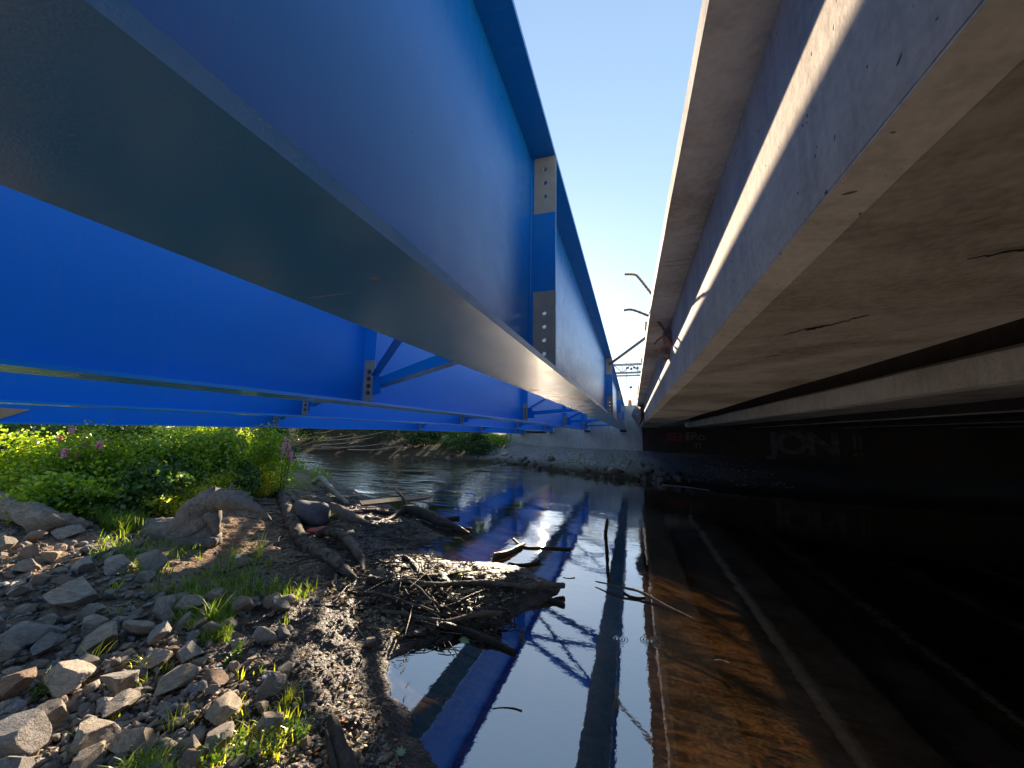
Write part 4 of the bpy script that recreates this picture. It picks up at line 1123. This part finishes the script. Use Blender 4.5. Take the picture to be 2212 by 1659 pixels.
# twig litter: uncountable little sticks
def twig_litter(name, pts, lmin, lmax, rad_, mat):
    V = []; Fc = []
    rr = random.Random(len(pts))
    for (x, y) in pts:
        z = max(0, H(x, y)); l = rr.uniform(lmin, lmax); a = rr.uniform(-.9, .9) if rr.random() < .7 else rr.uniform(0, pi); e = rr.uniform(-.03, .06)
        c = Vector((x, y, z + rad_ + .004)); d_ = Vector((cos(a), sin(a), e)) * l / 2; bend = Vector((rr.uniform(-.12, .12), rr.uniform(-.12, .12), rr.uniform(0, .08))) * l
        n0 = len(V)
        for k, t in enumerate((-1, 0, 1)):
            p = c + d_ * t + bend * (1 if t == 0 else 0); rad2 = rad_ * (1.2, 1, .5)[k] * rr.uniform(.6, 1.3)
            u = Vector((-sin(a), cos(a), 0))
            V += [p + u * rad2, p + Vector((0, 0, rad2)), p - u * rad2, p - Vector((0, 0, rad2))]
        for k in (0, 4):
            for s in range(4): Fc.append((n0 + k + s, n0 + k + (s + 1) % 4, n0 + k + 4 + (s + 1) % 4, n0 + k + 4 + s))
    return obj(name, mesh_from(name, V, Fc, mat, True))
def region_pts(n, poly):
    xs = [p[0] for p in poly]; ys_ = [p[1] for p in poly]; out = []
    while len(out) < n:
        px, py = random.uniform(min(xs), max(xs)), random.uniform(min(ys_), max(ys_))
        if sdist(np.array([px]), np.array([py]), poly)[0] > 0:
            d = ray(px, py); t = (.12 - CAMZ) / d.z; out.append((d.x * t, d.y * t))
    return out
pts = region_pts(300, [(500, 1060), (740, 1070), (980, 1120), (930, 1190), (1150, 1240), (1110, 1330), (960, 1380), (860, 1360), (700, 1290), (620, 1220), (500, 1150)])
pts += region_pts(330, [(560, 1050), (800, 1060), (900, 1110), (1000, 1150), (900, 1175), (640, 1200), (520, 1130)])
pts += region_pts(60, [(880, 1200), (1100, 1260), (1050, 1340), (900, 1370), (800, 1300)])
tag(twig_litter('twig_litter', pts, .08, .42, .0055, WOOD_DARK), 'countless small dark twigs strewn over the mud around the driftwood', 'twigs', kind='stuff')
pts = region_pts(75, [(520, 1070), (760, 1080), (960, 1130), (930, 1190), (1130, 1250), (1080, 1320), (900, 1360), (640, 1240)])
tag(twig_litter('twig_litter', pts, .25, .95, .008, WOOD_DARK), 'tangle of broken grey sticks caught between the larger driftwood', 'twigs', kind='stuff')
pts = region_pts(260, [(480, 1100), (700, 1180), (900, 1370), (860, 1560), (780, 1640), (500, 1640), (560, 1400)])
tag(twig_litter('twig_litter', pts, .03, .14, .003, WOOD), 'small pale twigs and reed bits on the near mud', 'twigs', kind='stuff')

# ------------------------------------------------------------------ foliage
def leaf_geo(Pc, size, aspect=.45, updir=.3, rng=RNG):
    n = len(Pc); d = rng.normal(size=(n, 3)); d[:, 2] = d[:, 2] * .6 + updir; d /= np.linalg.norm(d, axis=1)[:, None]
    t = rng.normal(size=(n, 3)); u = np.cross(d, t); u /= np.linalg.norm(u, axis=1)[:, None]; w = np.cross(d, u)
    s = size * rng.uniform(.45, 1.5, n)[:, None]
    a = Pc; b = Pc + d * s * .5 + u * s * aspect + w * s * .08; c = Pc + d * s; e = Pc + d * s * .5 - u * s * aspect + w * s * .08
    V = np.stack([a, b, c, e], 1).reshape(-1, 3); F = np.arange(4 * n).reshape(n, 4)
    return V, F
def crown(name, blobs, n, size, mat, parent=None, aspect=.4, updir=.3, clump=.0, loc=(0, 0, 0)):
    vol = np.array([b[3] * b[4] * b[5] for b in blobs]) ** .67; vol /= vol.sum()
    Pc = []
    for b, v in zip(blobs, vol):
        k = int(n * v); nc = max(3, k // 26)
        cc = RNG.normal(size=(nc, 3)); cc /= np.linalg.norm(cc, axis=1)[:, None]; cc *= RNG.uniform(.45, 1.0, nc)[:, None] ** .6
        idx = RNG.integers(0, nc, k)
        q = cc[idx] + RNG.normal(size=(k, 3)) * (.17 + size / max(b[3:6]) * .5)
        Pc.append(q * np.array(b[3:6]) + np.array(b[:3]))
    Pc = np.concatenate(Pc)
    V, F = leaf_geo(Pc, size, aspect, updir)
    V[:, 2] = np.maximum(V[:, 2], -.05)
    return obj(name, mesh_from(name, V, F, mat), parent)
def stems(name, base, tops, r, mat, parent):
    m = MB()
    for t in tops: 
        mid = (Vector(base) + Vector(t)) / 2 + Vector((random.uniform(-.1, .1), random.uniform(-.1, .1), .08))
        m.cyl(base, mid, r, 6, r * .7); m.cyl(mid, t, r * .7, 6, r * .3)
    return m.build(name, mat, parent, True)
def shrub(px, py, w, h, mat, label, n=5200, size=.06, depth=None, name='shrub', aspect=.4, group=None, cat='bush', loc=None):
    if loc and loc[1] < 9: n = int(n * 1.5); size *= .78
    p = Vector(loc) if loc else gp(px, py); depth = depth or w
    p.z = H(p.x, p.y)
    r = empty(name, tuple(p)); tag(r, label, cat, group)
    bl_ = []
    for q in range(11):
        a = random.uniform(0, 6.28); rr_ = random.uniform(.15, .75)
        bl_.append((cos(a) * rr_ * w, sin(a) * rr_ * depth, h * random.uniform(.25, .82) * (1.1 - .4 * rr_), w * random.uniform(.2, .42), depth * random.uniform(.2, .42), h * random.uniform(.14, .3)))
    bl_.append((0, 0, h * .3, w * .8, depth * .8, h * .3))
    crown('foliage', bl_, n, size, mat, r, aspect)
    stems('stem', (0, 0, 0), [(b[0], b[1], b[2] + .1) for b in bl_[:6]], .012, BARK, r)
    return r
# the green thicket on the left bank
shrub(500, 1062, .85, 1.35, LEAF, 'tall bright leafy bush at the right end of the thicket beside the pink spikes', 9000, .055, loc=tuple(gp(535,1062)))
shrub(535, 1050, .45, .85, LEAF_YEL, 'feathery yellow-green bush right behind the root stump', 6500, .05, aspect=.16, loc=tuple(gp(548,1068)))
shrub(400, 1060, .9, 1.25, LEAF, 'dense mid-green bush in the middle of the thicket', 8500, .06, loc=tuple(gp(440,1068)))
shrub(440, 1100, .6, .65, LEAF_YEL, 'low yellow-green plants directly behind the root stump', 5000, .045, aspect=.2, loc=tuple(gp(455,1096)))
shrub(310, 1070, .9, 1.2, LEAF_DARK, 'dark green leafy bush left of the middle of the thicket', 7500, .08, loc=tuple(gp(330,1075)))
shrub(230, 1100, .75, .7, LEAF_DARK, 'low dark plants in front of the thicket behind the shadowed log', 5500, .07, loc=tuple(gp(270,1108)))
shrub(150, 1060, .95, 1.25, LEAF, 'bush with scattered pink blossoms at the left of the thicket', 8000, .06, loc=tuple(gp(170,1085)))
shrub(50, 1060, 1.0, 1.0, LEAF, 'low bright bush at the left edge of the photo', 7000, .06, loc=tuple(gp(40,1085)))
shrub(60, 1000, 1.7, 1.7, LEAF_DARK, 'dark tall shrub behind the bush at the left edge', 7000, .09, loc=(-15, 4.5, 0))
shrub(350, 1000, 1.6, 1.8, LEAF, 'tall shrub at the back of the thicket behind the middle bush', 9000, .08, loc=(-13.5, 8.2, 0))
shrub(250, 1000, 1.5, 1.6, LEAF_DARK, 'shady shrub at the back of the thicket behind the dark green bush', 7000, .09, loc=(-13.6, 6.2, 0))
shrub(575, 980, 1.1, 2.0, TREE, 'dark evergreen-looking shrub right of the pink spikes above the river', 9000, .07, loc=(-13.6, 11.0, 0))
shrub(0, 0, .7, .55, LEAF, 'low leafy plants under the bush with scattered pink blossoms', 4500, .06, loc=tuple(gp(130, 1112)))
shrub(0, 0, .6, .5, LEAF_YEL, 'low yellow-green plants between the dark bush and the root stump', 4000, .05, loc=tuple(gp(365, 1108)), aspect=.25)
shrub(0, 0, .7, .9, LEAF_DARK, 'shaded leafy bush filling the thicket above the root stump', 5500, .06, loc=tuple(gp(480, 1080)))
# long grass under the thicket
def blades(name, base, hmin, hmax, w, mat, spread=.35, parent=None, rng=RNG):
    n = len(base); h = rng.uniform(hmin, hmax, n); a = rng.uniform(0, 6.28, n); lean = rng.uniform(.1, spread + .15, n) * h
    dirv = np.column_stack([np.cos(a), np.sin(a), np.zeros(n)]); side = np.column_stack([-np.sin(a), np.cos(a), np.zeros(n)]) * (w * rng.uniform(.6, 1.3, n))[:, None]
    rows = []
    for t, ww in ((0, 1), (.45, .9), (.8, .5)):
        c = base + dirv * (lean * t ** 2)[:, None] + np.column_stack([np.zeros((n, 2)), h * t * (1 - .18 * t)])
        rows += [c - side * ww / 2, c + side * ww / 2]
    c = base + dirv * lean[:, None] * 1.25 + np.column_stack([np.zeros((n, 2)), h * .86]); rows.append(c)
    V = np.stack(rows, 1).reshape(-1, 3); o = np.arange(n)[:, None] * 7
    F = np.concatenate([o + np.array([[0, 1, 3, 2]]), o + np.array([[2, 3, 5, 4]]), o + np.array([[4, 5, 6, 6]])])
    me = bpy.data.meshes.new(name)
    Fl = [tuple(f[:3]) if f[2] == f[3] else tuple(f) for f in F.tolist()]
    me.from_pydata(V.tolist(), [], Fl); me.materials.append(mat)
    return obj(name, me, parent)
def grass_area(poly, n, h0, h1, w, mat, label, zt=.35, spread=.35):
    xs = [p[0] for p in poly]; ys_ = [p[1] for p in poly]; out = []
    P_ = np.array(poly)
    while len(out) < n:
        px = RNG.uniform(min(xs), max(xs), 500); py = RNG.uniform(min(ys_), max(ys_), 500); k = sdist(px, py, poly) > 0
        for a, b in zip(px[k], py[k]):
            d = ray(a, b); t = (zt - CAMZ) / d.z; out.append((d.x * t, d.y * t))
    q = np.array(out[:n]); dens = vnoise(q[:, 0], q[:, 1], .28, 77) + .5 * vnoise(q[:, 0], q[:, 1], .1, 5) > -.06; q = q[dens]
    B = np.column_stack([q, height(q[:, 0], q[:, 1]) - .005]); B = B[B[:, 2] > .02]
    o = blades('grass', B, h0, h1, w, mat, spread)
    return tag(o, label, 'grass', kind='stuff')
grass_area([(215, 1168), (300, 1160), (420, 1172), (560, 1188), (690, 1215), (650, 1250), (560, 1240), (500, 1285), (430, 1262), (350, 1290), (300, 1235), (180, 1210)], 2300, .04, .17, .009, GRASS, 'bright sunlit grass growing between the stones and the root stump', .45, .7)
grass_area([(60, 1085), (300, 1130), (260, 1140), (160, 1125), (40, 1085)], 1800, .12, .30, .008, GRASS, 'long grass behind the pale log under the thicket', .55, .5)
grass_area([(180, 1090), (330, 1120), (300, 1145), (230, 1135)], 900, .12, .28, .008, GRASS, 'grass leaning over the shadowed log', .55, .5)
grass_area([(560, 1045), (640, 1030), (700, 1045), (660, 1065), (570, 1075)], 1500, .08, .2, .008, GRASS, 'short grass between the bush and the driftwood', .2, .5)
grass_area([(590, 1010), (640, 1008), (715, 1040), (700, 1050), (600, 1045)], 1900, .25, .5, .012, GRASS, 'green reeds at the water edge left of the rapids', .1, .35)
grass_area([(340, 1290), (430, 1260), (510, 1290), (500, 1350), (400, 1370)], 1500, .04, .12, .008, GRASS, 'thin shaded grass among the dark stones', .35, .7)
grass_area([(220, 1560), (340, 1560), (420, 1620), (400, 1690), (200, 1690), (230, 1620)], 2000, .04, .13, .010, GRASS, 'bright grass clump growing between the lowest stones', .35, .8)
grass_area([(520, 1480), (680, 1470), (700, 1560), (600, 1650), (450, 1650)], 420, .03, .10, .008, LEAF_YEL, 'sparse grass sprouts on the sunlit soil', .25, .8)
grass_area([(1160, 1000), (1290, 985), (1420, 1010), (1330, 1022), (1200, 1012)], 1600, .08, .22, .02, LEAF_DARK, 'low grass on the slope above the far riprap', .4, .6)
# counted tufts
tl = ['tall green grass tuft in front of the round boulder', 'upright grass tuft at the end of the grass beside the long branch', 'grass tuft left of the upright one above the mud',
      'dark green grass tuft between the shaded stones and the mud', 'fine bright grass tuft on the soil above the split post', 'grass sprout beside the red scrap',
      'small grass tuft beside the big tan boulder', 'grass tuft in front of the dark block-shaped stone', 'grass sprout beside the upright square stone', 'single leafy sprout beside the egg-shaped stone', 'short sprout on the mud below the long branch', 'tiny green sprout standing on the mud spit']
for (px, py, h, n, w), lb in zip([(706, 1128, .30, 26, .012), (560, 1205, .34, 9, .016), (508, 1205, .22, 10, .012), (458, 1350, .26, 26, .009), (618, 1520, .14, 34, .004), (672, 1182, .12, 8, .008),
                                 (410, 1575, .09, 14, .007), (200, 1440, .16, 9, .010), (590, 1480, .12, 7, .009), (520, 1470, .10, 6, .007), (595, 1262, .12, 8, .008), (990, 1245, .09, 6, .008)], tl):
    p = gp(px, py); b = np.array([[RNG.normal() * .02, RNG.normal() * .02, -.01] for _ in range(n)]); h = h * 1.15
    o = blades('grass_tuft', b, h * .5, h, w, LEAF_YEL if h < .2 or n < 12 else GRASS, .75); o.location = p
    tag(o, lb, 'grass tuft', 'grass tufts')
for q in range(26):
    px, py = [(random.uniform(230, 620), random.uniform(1230, 1420)), (random.uniform(60, 640), random.uniform(1420, 1650))][q % 2]
    p = gp(px, py); n_ = random.randint(7, 16); h = random.uniform(.07, .16)
    b = np.array([[RNG.normal() * .015, RNG.normal() * .015, -.01] for _ in range(n_)])
    o = blades('grass_tuft', b, h * .5, h, .007, random.choice([LEAF_YEL, GRASS]), .8); o.location = p
    tag(o, 'thin sprout of grass poking up through the loose rubble of the near bank', 'grass tuft', 'sprouts among the rubble')
# fallen leaves and bark bits
def litter_sheet(poly, n, size, zt, label):
    q = np.array(region_pts(n, poly)); q = q[sdist(q[:, 0], q[:, 1], NEAR) > .05]
    Pc = np.column_stack([q, height(q[:, 0], q[:, 1]) + .006]); n = len(Pc)
    a = RNG.uniform(0, 6.28, n); s_ = size * RNG.uniform(.4, 1.4, n)[:, None]
    d_ = np.column_stack([np.cos(a), np.sin(a), RNG.uniform(-.1, .5, n)]); u_ = np.column_stack([-np.sin(a), np.cos(a), RNG.uniform(-.3, .3, n)])
    V_ = np.stack([Pc, Pc + d_ * s_ * .5 + u_ * s_ * .32, Pc + d_ * s_, Pc + d_ * s_ * .5 - u_ * s_ * .32], 1).reshape(-1, 3)
    tag(obj('leaf_litter', mesh_from('leaf_litter', V_, np.arange(4 * n).reshape(n, 4), DRY)), label, 'leaf litter', kind='stuff')
litter_sheet([(380, 1070), (700, 1050), (1000, 1130), (930, 1180), (1160, 1240), (1080, 1320), (860, 1360), (600, 1290), (420, 1180)], 3800, .05, .1, 'dead leaves and bark flakes strewn between the driftwood')
litter_sheet([(330, 1250), (600, 1240), (900, 1400), (860, 1640), (400, 1660), (200, 1500)], 1800, .028, .1, 'dead leaf bits scattered over the soil and stones of the near bank')
# small leafy weeds by the post
for (px, py, s, lb) in [(590, 1640, .12, 'bluish-green weed with small leaves left of the split post'), (650, 1600, .13, 'leafy weed stem right beside the split post'), (480, 1655, .12, 'low weed at the bottom edge left of the post'), (80, 1510, .10, 'small weed between the stones at the left edge'), (500, 1430, .07, 'tiny pale weed among the dark stones')]:
    p = gp(px, py); p.z = H(p.x, p.y); r = empty('weed', tuple(p)); tag(r, lb, 'weed', 'little weeds')
    crown('foliage', [(0, 0, s * .5, s * .6, s * .6, s * .6)], 110, .022, LEAF_DARK, r, .4)
    stems('stem', (0, 0, 0), [(.02, 0, s), (-.03, .01, s * .8), (.0, .03, s * .7)], .0015, LEAF_DARK, r)
# purple loosestrife spikes
def loosestrife(base, spikes, label):
    r = empty('flowering_plant', base); tag(r, label, 'flower', 'pink flowering plants')
    m = MB()
    for (dx, dy, h, l) in spikes: m.cyl((dx * .3, dy * .3, 0), (dx, dy, h), .008, 5, .004)
    m.build('stem', LEAF_DARK, r)
    for (dx, dy, h, l) in spikes:
        Pc = np.column_stack([RNG.normal(size=150) * .012 + dx, RNG.normal(size=150) * .012 + dy, h + RNG.uniform(-l, 0, 150)])
        V_, F_ = leaf_geo(Pc, .022, .5, .3); obj('flower_spike', mesh_from('flower_spike', V_, F_, PINK), r)
    crown('foliage', [(0, 0, spikes[0][2] * .4, .22, .22, spikes[0][2] * .35)], 700, .07, LEAF, r, .15)
b = tuple(gp(604, 1078))
loosestrife(b, [(0, 0, 1.32, .26), (-.10, .05, 1.18, .22), (.12, .02, 1.22, .2), (.05, -.08, 1.08, .22), (.14, .06, 1.0, .2), (.22, .0, .95, .18), (-.02, .12, 1.05, .2)], 'plant with a cluster of pink flower spikes at the right end of the thicket')
b = tuple(gp(545, 1035)); k_ = 1
loosestrife(b, [(0, 0, 1.62, .2), (.08, 0, 1.58, .18), (-.1, .05, 1.6, .15)], 'plant with small pink spikes just under the lowest girder')
b = tuple(gp(125, 1100)); k_ = 1
loosestrife(b, [(0, 0, 1.15, .14), (-.5, .1, 1.02, .12), (.12, .1, .98, .12), (.18, -.1, .84, .12), (.0, .1, .76, .1), (.5, .1, .95, .1)], 'loose plant with scattered pink blossoms at the left of the thicket')

# far bank: bushes, brush pile, trees
shrub(0, 0, 1.5, 1.35, TREE, 'green shrub on the far bank left of the abutment slope', 6500, .09, loc=(-9.8, 22.3, 0), depth=1.0)
shrub(0, 0, 1.6, 1.5, LEAF_DARK, 'tall grassy shrub on the far bank beside the gravel slope', 6500, .10, loc=(-11.6, 23.2, 0), aspect=.15, depth=1.0)
shrub(0, 0, 1.8, 1.7, TREE, 'dark shrub on the far bank right of the brush pile', 6000, .10, loc=(-14.2, 23.4, 0), depth=1.2)
shrub(0, 0, 1.2, 1.0, LEAF, 'low shrub at the left end of the abutment wall', 3500, .08, loc=(-9.6, 25.2, 0), depth=.9)
for (x_, y_, w_, h_, lb) in [(-27, 25.6, 2.4, 2.6, 'dark shrub behind the left end of the brush pile'), (-23.2, 25.2, 2.2, 2.3, 'dark shrub behind the middle of the brush pile'), (-19.6, 24.9, 2.0, 2.2, 'dark shrub behind the right end of the brush pile'), (-16.6, 25.2, 1.8, 2.4, 'dark shrub between the brush pile and the far bank bushes'), (-12.4, 25.4, 1.8, 2.1, 'shrub filling the back of the far bank beside the slope')]:
    shrub(0, 0, w_, h_, TREE, lb, 4500, .14, loc=(x_, y_, 0), depth=1.0)
br = empty('brush_pile', (-18.5, 22.6, 0)); tag(br, 'tangled heap of dead grey branches on the far bank', 'brush pile')
V = []; m = MB(); rr = random.Random(9)
for q in range(620):
    x = rr.uniform(-4.6, 3.6); y = rr.uniform(-.7, 1.6); z = .15 + rr.random() ** 1.3 * 1.5; l = rr.uniform(.5, 2.4); a = rr.uniform(-.5, .5) + (pi if rr.random() < .5 else 0); e = rr.uniform(-.5, .6)
    c = Vector((x, y, z + .1)); d_ = Vector((cos(a) * cos(e), sin(a) * cos(e), sin(e))) * l / 2
    r0 = rr.choice([.008, .012, .02]); mid = c + Vector((rr.uniform(-.1, .1), rr.uniform(-.1, .1), rr.uniform(-.1, .1)))
    m.cyl(c - d_, mid, r0, 4, r0 * .8); m.cyl(mid, c + d_, r0 * .8, 4, r0 * .3)
m.build('twigs', WOOD_DARK, br)
for q, (a, b) in enumerate([((-4.5, -.6, .9), (2.2, -.9, 1.75)), ((-4.8, -.5, 1.2), (-.5, -.9, 1.55)), ((-4.6, -.6, .6), (1.0, -.8, 1.3)), ((-3.5, -.8, .5), (2.6, -.7, 1.0)), ((-4.8, -.4, .35), (0, -.9, .75)), ((-1, -.9, .4), (3.4, -.6, .8)), ((-4.7, -.5, 1.5), (-2.0, -.8, 2.0))]):
    a = Vector(a); b = Vector(b); m_ = (a + b) / 2 + Vector((0, 0, -.15))
    tube('limb', [a, m_, b], [.035, .028, .012], WOOD_PALE, 6, br, .1, q)
def tree(x, y, h, cw, label, mat=TREE, n=8000, size=.26):
    z = H(x, y); r = empty('tree', (x, y, z)); tag(r, label, 'tree')
    bl_ = []
    for q in range(11):
        a = random.uniform(0, 6.28); rr_ = random.uniform(.1, .7) * cw; zz = h * random.uniform(.28, .88)
        k = 1 - abs(zz / h - .5) * .7
        bl_.append((cos(a) * rr_ * k, sin(a) * rr_ * k, zz, cw * random.uniform(.3, .5), cw * random.uniform(.3, .5), h * random.uniform(.1, .17)))
    crown('crown', bl_, n, size, mat, r, .35)
    tube('trunk', [(0, 0, -.1), (.1, .05, h * .35), (-.05, .1, h * .8)], [h * .022, h * .017, h * .006], BARK, 8, r, .1, int(x * 7) % 50)
    m = MB()
    for b in bl_[:8]: m.cyl((.05, .05, h * random.uniform(.25, .5)), (b[0], b[1], b[2]), h * .007, 5, h * .003)
    m.build('limb', BARK, r)
trees = [(-24, 25.5, 7.0, 2.8, 'slender tree just behind the right half of the brush pile'), (-18.5, 25.8, 7.5, 2.8, 'tree right behind the dark far bank shrub'), (-13.5, 27.5, 6.0, 2.2, 'small tree behind the tall grassy shrub'), (-34, 27, 9, 3.6, 'tall tree left of the brush pile behind the river bend'), (-34, 5, 8.5, 3.4, 'dark tree far behind the left edge of the thicket'), (-27, 8.5, 7.5, 3.2, 'dark round tree behind the thicket left of its middle'),
         (-26, 14, 7, 3.0, 'dark tree behind the tall shrub at the back of the thicket'), (-31, 20, 8, 3.4, 'tree beyond the river bend behind the dark evergreen shrub'),
         (-28, 29, 9.5, 3.6, 'broad tree behind the left end of the brush pile'), (-21.5, 29, 9, 3.4, 'low broad tree behind the middle of the brush pile'),
         (-16, 30, 7.5, 3.0, 'low tree behind the dark far bank shrub'), (-11, 33, 6.5, 2.6, 'tree behind the bushes at the left end of the abutment'), (-42, 14, 10, 4.2, 'tallest dark tree far off at the left beyond the thicket')]
for t in trees: tree(*t)
tag(crown('tree_line', [(-60 + 5 * q, 45 + abs(q - 3) * 2.0, 2.6, 4, 3, 3.0) for q in range(10)] + [(-62, 30 - 8 * q, 3.5, 4, 5, 4.0) for q in range(6)] , 14000, .5, TREE, None, .35), 'far-off wood closing the view along the river', 'woods', kind='stuff')

# ------------------------------------------------------------------ litter and leaves
a = gp(*Z4(215, 325)); r_ = pxr(a, 22)
o = MB().add([(-1, -.2, 0), (.1, -.35, .05), (1, -.1, .35), (.85, .5, .55), (0, .45, .35), (-.9, .35, .12), (-1, -.2, .06), (.1, -.35, .11), (1, -.1, .41), (.85, .5, .61), (0, .45, .41), (-.9, .35, .18)],
             [(0, 5, 4, 1), (1, 4, 3, 2), (6, 7, 10, 11), (7, 8, 9, 10), (0, 1, 7, 6), (1, 2, 8, 7), (2, 3, 9, 8), (3, 4, 10, 9), (4, 5, 11, 10), (5, 0, 6, 11)]).build('plastic_scrap', RED)
o.location = a + Vector((0, 0, .03)); o.scale = (r_, r_, r_ * .8); tag(o, 'crumpled red plastic scrap beside the arched branch', 'litter')
def pebble(px, py, hw, mat, label, sc=(1, .7, .5)):
    p = gp(px, py); s = pxr(p, hw); me = ROCKS[12].copy(); me.materials.clear(); me.materials.append(mat)
    o = obj('litter_piece', me); o.location = p + Vector((0, 0, s * .3)); o.scale = (s * sc[0], s * sc[1], s * sc[2]); o.rotation_euler = (.2, .1, px); tag(o, label, 'litter')
pebble(513, 1207, 10, WHITE, 'small white litter piece at the end of the sunlit grass')
pebble(472, 1451, 15, WHITE, 'flat white litter piece in front of the egg-shaped stone')
pebble(575, 1470, 22, WHITE, 'slim white strip leaning on the upright square stone', (1.3, .3, .25))
pebble(1378, 1300, 6, WOOD_PALE, 'pale chip floating in the middle of the water') if False else None
def fallen_leaf(px, py, hw, label, mat=OAK, n=9):
    p = gp(px, py); s = pxr(p, hw); V = [(0, 0, .0)]
    for q in range(n * 2):
        a = pi * q / n; rr_ = (1.0 if q % 2 else .55) * (1 + .3 * cos(a)); V.append((cos(a) * rr_, sin(a) * rr_ * .7, .03 * sin(3 * a)))
    F_ = [(0, 1 + q, 1 + (q + 1) % (2 * n)) for q in range(2 * n)]
    o = obj('fallen_leaf', mesh_from('fallen_leaf', V, F_, mat)); o.location = p + Vector((0, 0, .006)); o.scale = (s, s, s); o.rotation_euler = (.06, .05, px % 6)
    md = o.modifiers.new('thick', 'SOLIDIFY'); md.thickness = .03
    tag(o, label, 'leaf')
fallen_leaf(*Z4(1365, 1145), 18, 'pale green oak leaf hanging on the thick wet log')
fallen_leaf(*Z5(1120, 820), 17, 'pale green leaf lying at the water edge at the bottom')
fallen_leaf(*Z5(630, 545), 7, 'small orange leaf beside the top of the split post', ORANGE)
